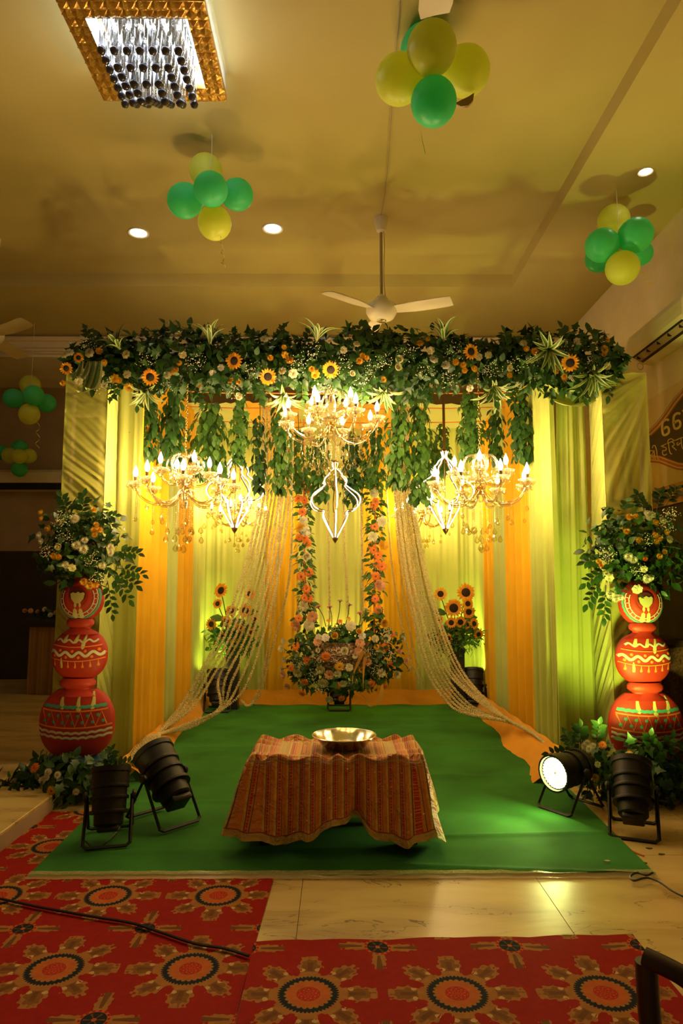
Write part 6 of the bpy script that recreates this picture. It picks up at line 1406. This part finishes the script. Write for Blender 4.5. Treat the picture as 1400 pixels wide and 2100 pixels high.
# ================================================================== poster on the right wall
M['pbrown'] = mat('poster_brown', (0.075, 0.048, 0.032), 0.6, var=0.1); M['porg'] = mat('poster_orange', (0.50, 0.13, 0.025), 0.6); M['pcr'] = mat('poster_cream', (0.72, 0.55, 0.32), 0.6, var=0.05); M['ptan'] = mat('poster_lettering', (0.78, 0.60, 0.30), 0.6)
po = empty('poster', (XW - 0.003, 5.3, 2.30), 'wall poster with a brown panel, orange bands and tan lettering', 'poster')
def W(cx, cy, lift=0.004):
    p = atX(1250 + cx / 5.527, 680 + cy / 5.527, XW - lift); return p
slab('sheet', XW - 0.004, XW - 0.001, 4.55, 6.22, 2.26, 3.12, M['pcr'], po)
up_ = [(418, 1140), (520, 1040), (620, 910), (700, 790), (760, 715), (829, 640), (920, 575), (1020, 530), (1150, 495)]
dn_ = [(1150, 1545), (1020, 1570), (920, 1580), (829, 1572), (760, 1565), (660, 1530), (560, 1490), (440, 1478)]
b = MB(); b.prism([W(x, y, 0.0055) for x, y in up_ + dn_], (-0.0012, 0, 0)); b.build('brown_panel', M['pbrown'], po, smooth=False)
def band(pts, o0, o1, m, nm, lift=0.006):
    r0, r1 = [], []
    for i, p in enumerate(pts):
        a = pts[max(0, i - 1)]; c = pts[min(len(pts) - 1, i + 1)]; dx, dy = c[0] - a[0], c[1] - a[1]; l = math.hypot(dx, dy); nx, ny = dy / l, -dx / l
        r0.append(W(p[0] + nx * o0, p[1] + ny * o0, lift)); r1.append(W(p[0] + nx * o1, p[1] + ny * o1, lift))
    b = MB(); b.grid([r0, r1]); b.build(nm, M[m], po, smooth=False)
band(up_, -4, -14, 'pcr', 'cream_line', .0075); band(up_, -16, -34, 'porg', 'orange_band', .0075); band(up_, -38, -52, 'pcr', 'cream_line', .0075); band(up_, -54, -66, 'porg', 'orange_band', .0075)
band(dn_, -4, -20, 'porg', 'orange_band', .0075); band(dn_, -20, -34, 'pcr', 'cream_line', .0075); band(dn_, -34, -62, 'porg', 'orange_band', .0075); band(dn_, -62, -74, 'pcr', 'cream_line', .0075); band(dn_, -74, -84, 'porg', 'orange_band', .0075)
def stroke(pts, wd, nm='letter'):
    P = bez([(x, y, 0) for x, y in pts], 5); rows = []
    for i, p in enumerate(P):
        a = P[max(0, i - 1)]; c = P[min(len(P) - 1, i + 1)]; t = (c - a).normalized(); n_ = Vector((-t.y, t.x, 0)) * wd / 2; rows.append([W(p.x + n_.x, p.y + n_.y, 0.009), W(p.x - n_.x, p.y - n_.y, 0.009)])
    b = MB(); b.grid(rows); b.build(nm, M['ptan'], po, smooth=False)
six = [(668, 1010), (655, 998), (628, 1002), (604, 1022), (594, 1060), (598, 1140), (612, 1172), (645, 1165), (668, 1140), (668, 1100), (650, 1082), (625, 1090), (600, 1112)]
stroke(six, 27, 'digit_six'); stroke([(x + 128, y - 72) for x, y in six], 27, 'digit_six'); stroke([(822, 905), (850, 885), (872, 880)], 24, 'digit_top')
for s_ in ([(446, 1382), (458, 1354), (482, 1350), (490, 1372), (472, 1396), (450, 1402)], [(470, 1396), (486, 1420), (500, 1442)], [(448, 1446), (476, 1418), (506, 1394)], [(500, 1342), (508, 1400), (516, 1452)], [(480, 1322), (492, 1292), (512, 1296), (528, 1340), (536, 1400), (544, 1440), (562, 1446)],
           [(578, 1302), (606, 1288), (640, 1272)], [(615, 1284), (600, 1308), (630, 1312), (640, 1334), (620, 1350), (600, 1350), (598, 1386), (620, 1402), (645, 1386)], [(648, 1270), (690, 1252), (742, 1232)], [(655, 1262), (662, 1232), (690, 1214), (716, 1226), (728, 1240)],
           [(664, 1264), (674, 1340), (688, 1382), (706, 1386)], [(700, 1250), (722, 1262), (728, 1286), (706, 1300), (730, 1322), (756, 1346)], [(745, 1232), (790, 1212), (850, 1190)], [(772, 1256), (760, 1272), (770, 1288), (788, 1272), (810, 1256)], [(806, 1206), (814, 1290), (826, 1326), (840, 1330)]):
    stroke(s_, 11)

# ================================================================== far left hall: skirted table with flowers
ft = empty('skirted_table', (-3.62, 8.78, 0.1), 'dim table with a pleated tan skirt in the dark hall at far left', 'table')
M['tan'] = cloth('tan_skirt', (0.32, 0.18, 0.05), 0.1); M['darkcloth'] = mat('dark_cloth', (0.02, 0.018, 0.012), 0.8)
tcx = atY(132, 1300, 8.6)
slab('tabletop', -3.72, -2.75, 8.35, 8.9, 0.90, 0.94, M['wood'], ft)
o = drape('skirt', [(-3.70, 8.9), (-3.70, 8.37), (-2.77, 8.37), (-2.77, 8.9)], 0.105, 0.90, M['tan'], 14, 0.018, seed=77, parent=ft)
slab('runner', -3.80, -2.70, 8.30, 8.95, 0.94, 0.99, M['darkcloth'], ft)
fb = empty('table_flowers', (-3.3, 8.6, 0.99), 'row of small pale flowers on the dim skirted table', 'flowers')
leaves(fb, blob((-3.3, 8.6, 1.05), (0.50, 0.14, 0.07), 160, 0.4, 1.05, (0.05, 0.08), 0.1), LEAF, M['leaf'], 30)
for i in range(14): flower(random.choice(['carp', 'carw', 'white', 'rosep']), fb, (lerp(-3.80, -2.85, i / 13), 8.45 + random.uniform(-.04, .04), 1.06 + random.uniform(-.03, .05)), (random.uniform(-.4, .4), -1, .4), 0.032)
ac2 = empty('air_conditioner', (-4.4, 9.62, 2.75), 'dim white air conditioner on the shadowed back wall at far left', 'air conditioner')
b = MB(); b.prism([(-4.95, y, z) for y, z in ((9.728, 3.02), (9.56, 3.02), (9.52, 2.98), (9.52, 2.82), (9.58, 2.74), (9.728, 2.73))], (1.15, 0, 0)); b.build('casing', M['whiteplastic'], ac2, smooth=False)
b = MB(); b.prism([(-4.9, 9.515, 2.83), (-4.9, 9.575, 2.745), (-4.9, 9.565, 2.738), (-4.9, 9.505, 2.825)], (1.05, 0, 0)); b.build('outlet', M['blackp'], ac2, smooth=False)

# ================================================================== armchair cut by the lower right corner
ch = empty('armchair', (1.05, 1.35, 0.0), 'dark wooden armchair cut off by the bottom right corner', 'chair')
M['leather'] = mat('olive_leather', (0.10, 0.075, 0.035), 0.35, var=0.15, bump=0.2, bscale=60)
a0 = atD(1322, 1962, 1.52); a1 = atD(1470, 2048, 1.42)
aw = [a0, a0.lerp(a1, .5) + Vector((0, 0, 0.006)), a1, a1 + Vector((0.12, -0.06, -0.01))]
def rail(path, w_, h_, nm, par_=ch):
    P = bez(path, 5); b = MB(); rows = []
    for i, p in enumerate(P):
        t = (P[min(len(P) - 1, i + 1)] - P[max(0, i - 1)]).normalized(); s = t.cross(Vector((0, 0, 1)))
        s = s.normalized() if s.length > .2 else Vector((0, 1, 0)); u_ = s.cross(t).normalized()
        rows.append([p + s * w_ * math.cos(a) + u_ * h_ * math.sin(a) for a in np.linspace(0, 2 * PI, 11)[:-1]])
    b.grid(rows, closed=True); n = len(rows); b.f += [tuple(range(9, -1, -1)), tuple((n - 1) * 10 + q for q in range(10))]; b.m += [0, 0]
    return b.build(nm, M['wood'], par_)
rail(aw, 0.026, 0.020, 'armrest')
rail([a0 + Vector((0.002, 0, -0.01)), a0 + Vector((0.006, -0.002, -0.15)), Vector((a0.x + 0.03, a0.y - 0.01, 0.25)), Vector((a0.x + 0.03, a0.y, 0.001))], 0.024, 0.024, 'front_leg')
dv = Vector((0.10, -0.56, 0)); 
rail([p + dv for p in aw], 0.026, 0.020, 'armrest')
rail([a0 + dv + Vector((0.002, 0, -0.01)), a0 + dv + Vector((0.006, 0, -0.15)), Vector((a0.x + dv.x + 0.03, a0.y + dv.y, 0.25)), Vector((a0.x + dv.x + 0.03, a0.y + dv.y, 0.001))], 0.024, 0.024, 'front_leg')
bk = a0 + Vector((0.56, -0.12, 0))
for q in (Vector((0, 0, 0)), dv): rail([Vector((bk.x + q.x, bk.y + q.y, 0.001)), Vector((bk.x + q.x, bk.y + q.y, 0.45)), Vector((bk.x + q.x + 0.10, bk.y + q.y, 0.95))], 0.022, 0.022, 'rear_leg')
rail([Vector((bk.x + 0.09, bk.y, 0.92)), Vector((bk.x + dv.x + 0.09, bk.y + dv.y, 0.92))], 0.02, 0.035, 'top_rail')
u1 = Vector((0.54, -0.12, 0)); c0 = Vector((a0.x + 0.03, a0.y - 0.05, 0.36))
b = MB(); rows = []
for i in range(9):
    row = []
    for j in range(9):
        p = c0 + u1 * (i / 8) + dv * 0.86 * (j / 8); row.append((p.x, p.y, 0.40 + 0.045 * (1 - (2 * i / 8 - 1) ** 6) * (1 - (2 * j / 8 - 1) ** 6)))
    rows.append(row)
b.grid(rows); b.prism([c0, c0 + dv * 0.86, c0 + u1 + dv * 0.86, c0 + u1], (0, 0, 0.045)); b.build('seat', M['leather'], ch)
b = MB(); b.prism([Vector((bk.x + .03, bk.y - .02, 0.5)), Vector((bk.x + .10, bk.y - .02, 0.9)), Vector((bk.x + dv.x + .10, bk.y + dv.y + .02, 0.9)), Vector((bk.x + dv.x + .03, bk.y + dv.y + .02, 0.5))], (0.03, 0, 0)); b.build('back_pad', M['leather'], ch, smooth=False)

# ================================================================== cables and scraps
def cable(px, label, z=0.014, r=0.006, m='cable'):
    P = [atZ(x, y, z) for x, y in px]; b = MB(); b.tube(bez(P, 8), r, 6); return b.build('cable', M[m], label=label, cat='cable')
cable([(-30, 1838), (10, 1845), (80, 1860), (180, 1878), (270, 1893), (330, 1912), (400, 1935), (460, 1945), (510, 1960)], 'black cable lying across the left red rug', 0.016)
cable([(1420, 1848), (1380, 1828), (1350, 1808), (1325, 1800), (1300, 1806), (1292, 1798), (1305, 1790), (1325, 1795), (1338, 1790)], 'black cable looping at the right front corner of the green carpet', 0.024, 0.005)
cable([(-20, 1592), (20, 1606), (45, 1612), (75, 1612)], 'black cable on the raised marble floor at far left', 0.107, 0.006)
cable([(175, 1725), (200, 1740), (240, 1705), (262, 1660), (280, 1640)], 'thin cable between the two left floods', 0.028, 0.004)
cable([(1225, 1640), (1238, 1665), (1255, 1700), (1290, 1740), (1320, 1755)], 'thin orange wire on the marble beside the right flood', 0.006, 0.004, 'amber')
M['scrap'] = mat('leaf_scrap', (0.10, 0.12, 0.02), 0.7)
for i, (x, y) in enumerate(((1245, 1766), (1330, 1740), (1355, 1752), (1320, 1770))):
    p = atZ(x, y, 0.020 if x < 1300 else 0.001); b = MB(); b.prism([p + Vector((0.016 * math.cos(a) * (1 + .3 * math.sin(3 * a + i)), 0.009 * math.sin(a), 0)) for a in np.linspace(0, 2 * PI, 8)[:-1]], (0, 0, 0.003))
    b.build('petal_scrap', M['scrap' if i else 'varic'], label=['cream petal scrap on the green carpet near its right corner', 'leaf scrap on the marble farthest back at the right', 'leaf scrap on the marble nearest the right edge', 'leaf scrap on the marble closest to the carpet corner'][i], cat='scrap', group='scraps on the floor')
bpy.context.view_layer.update()
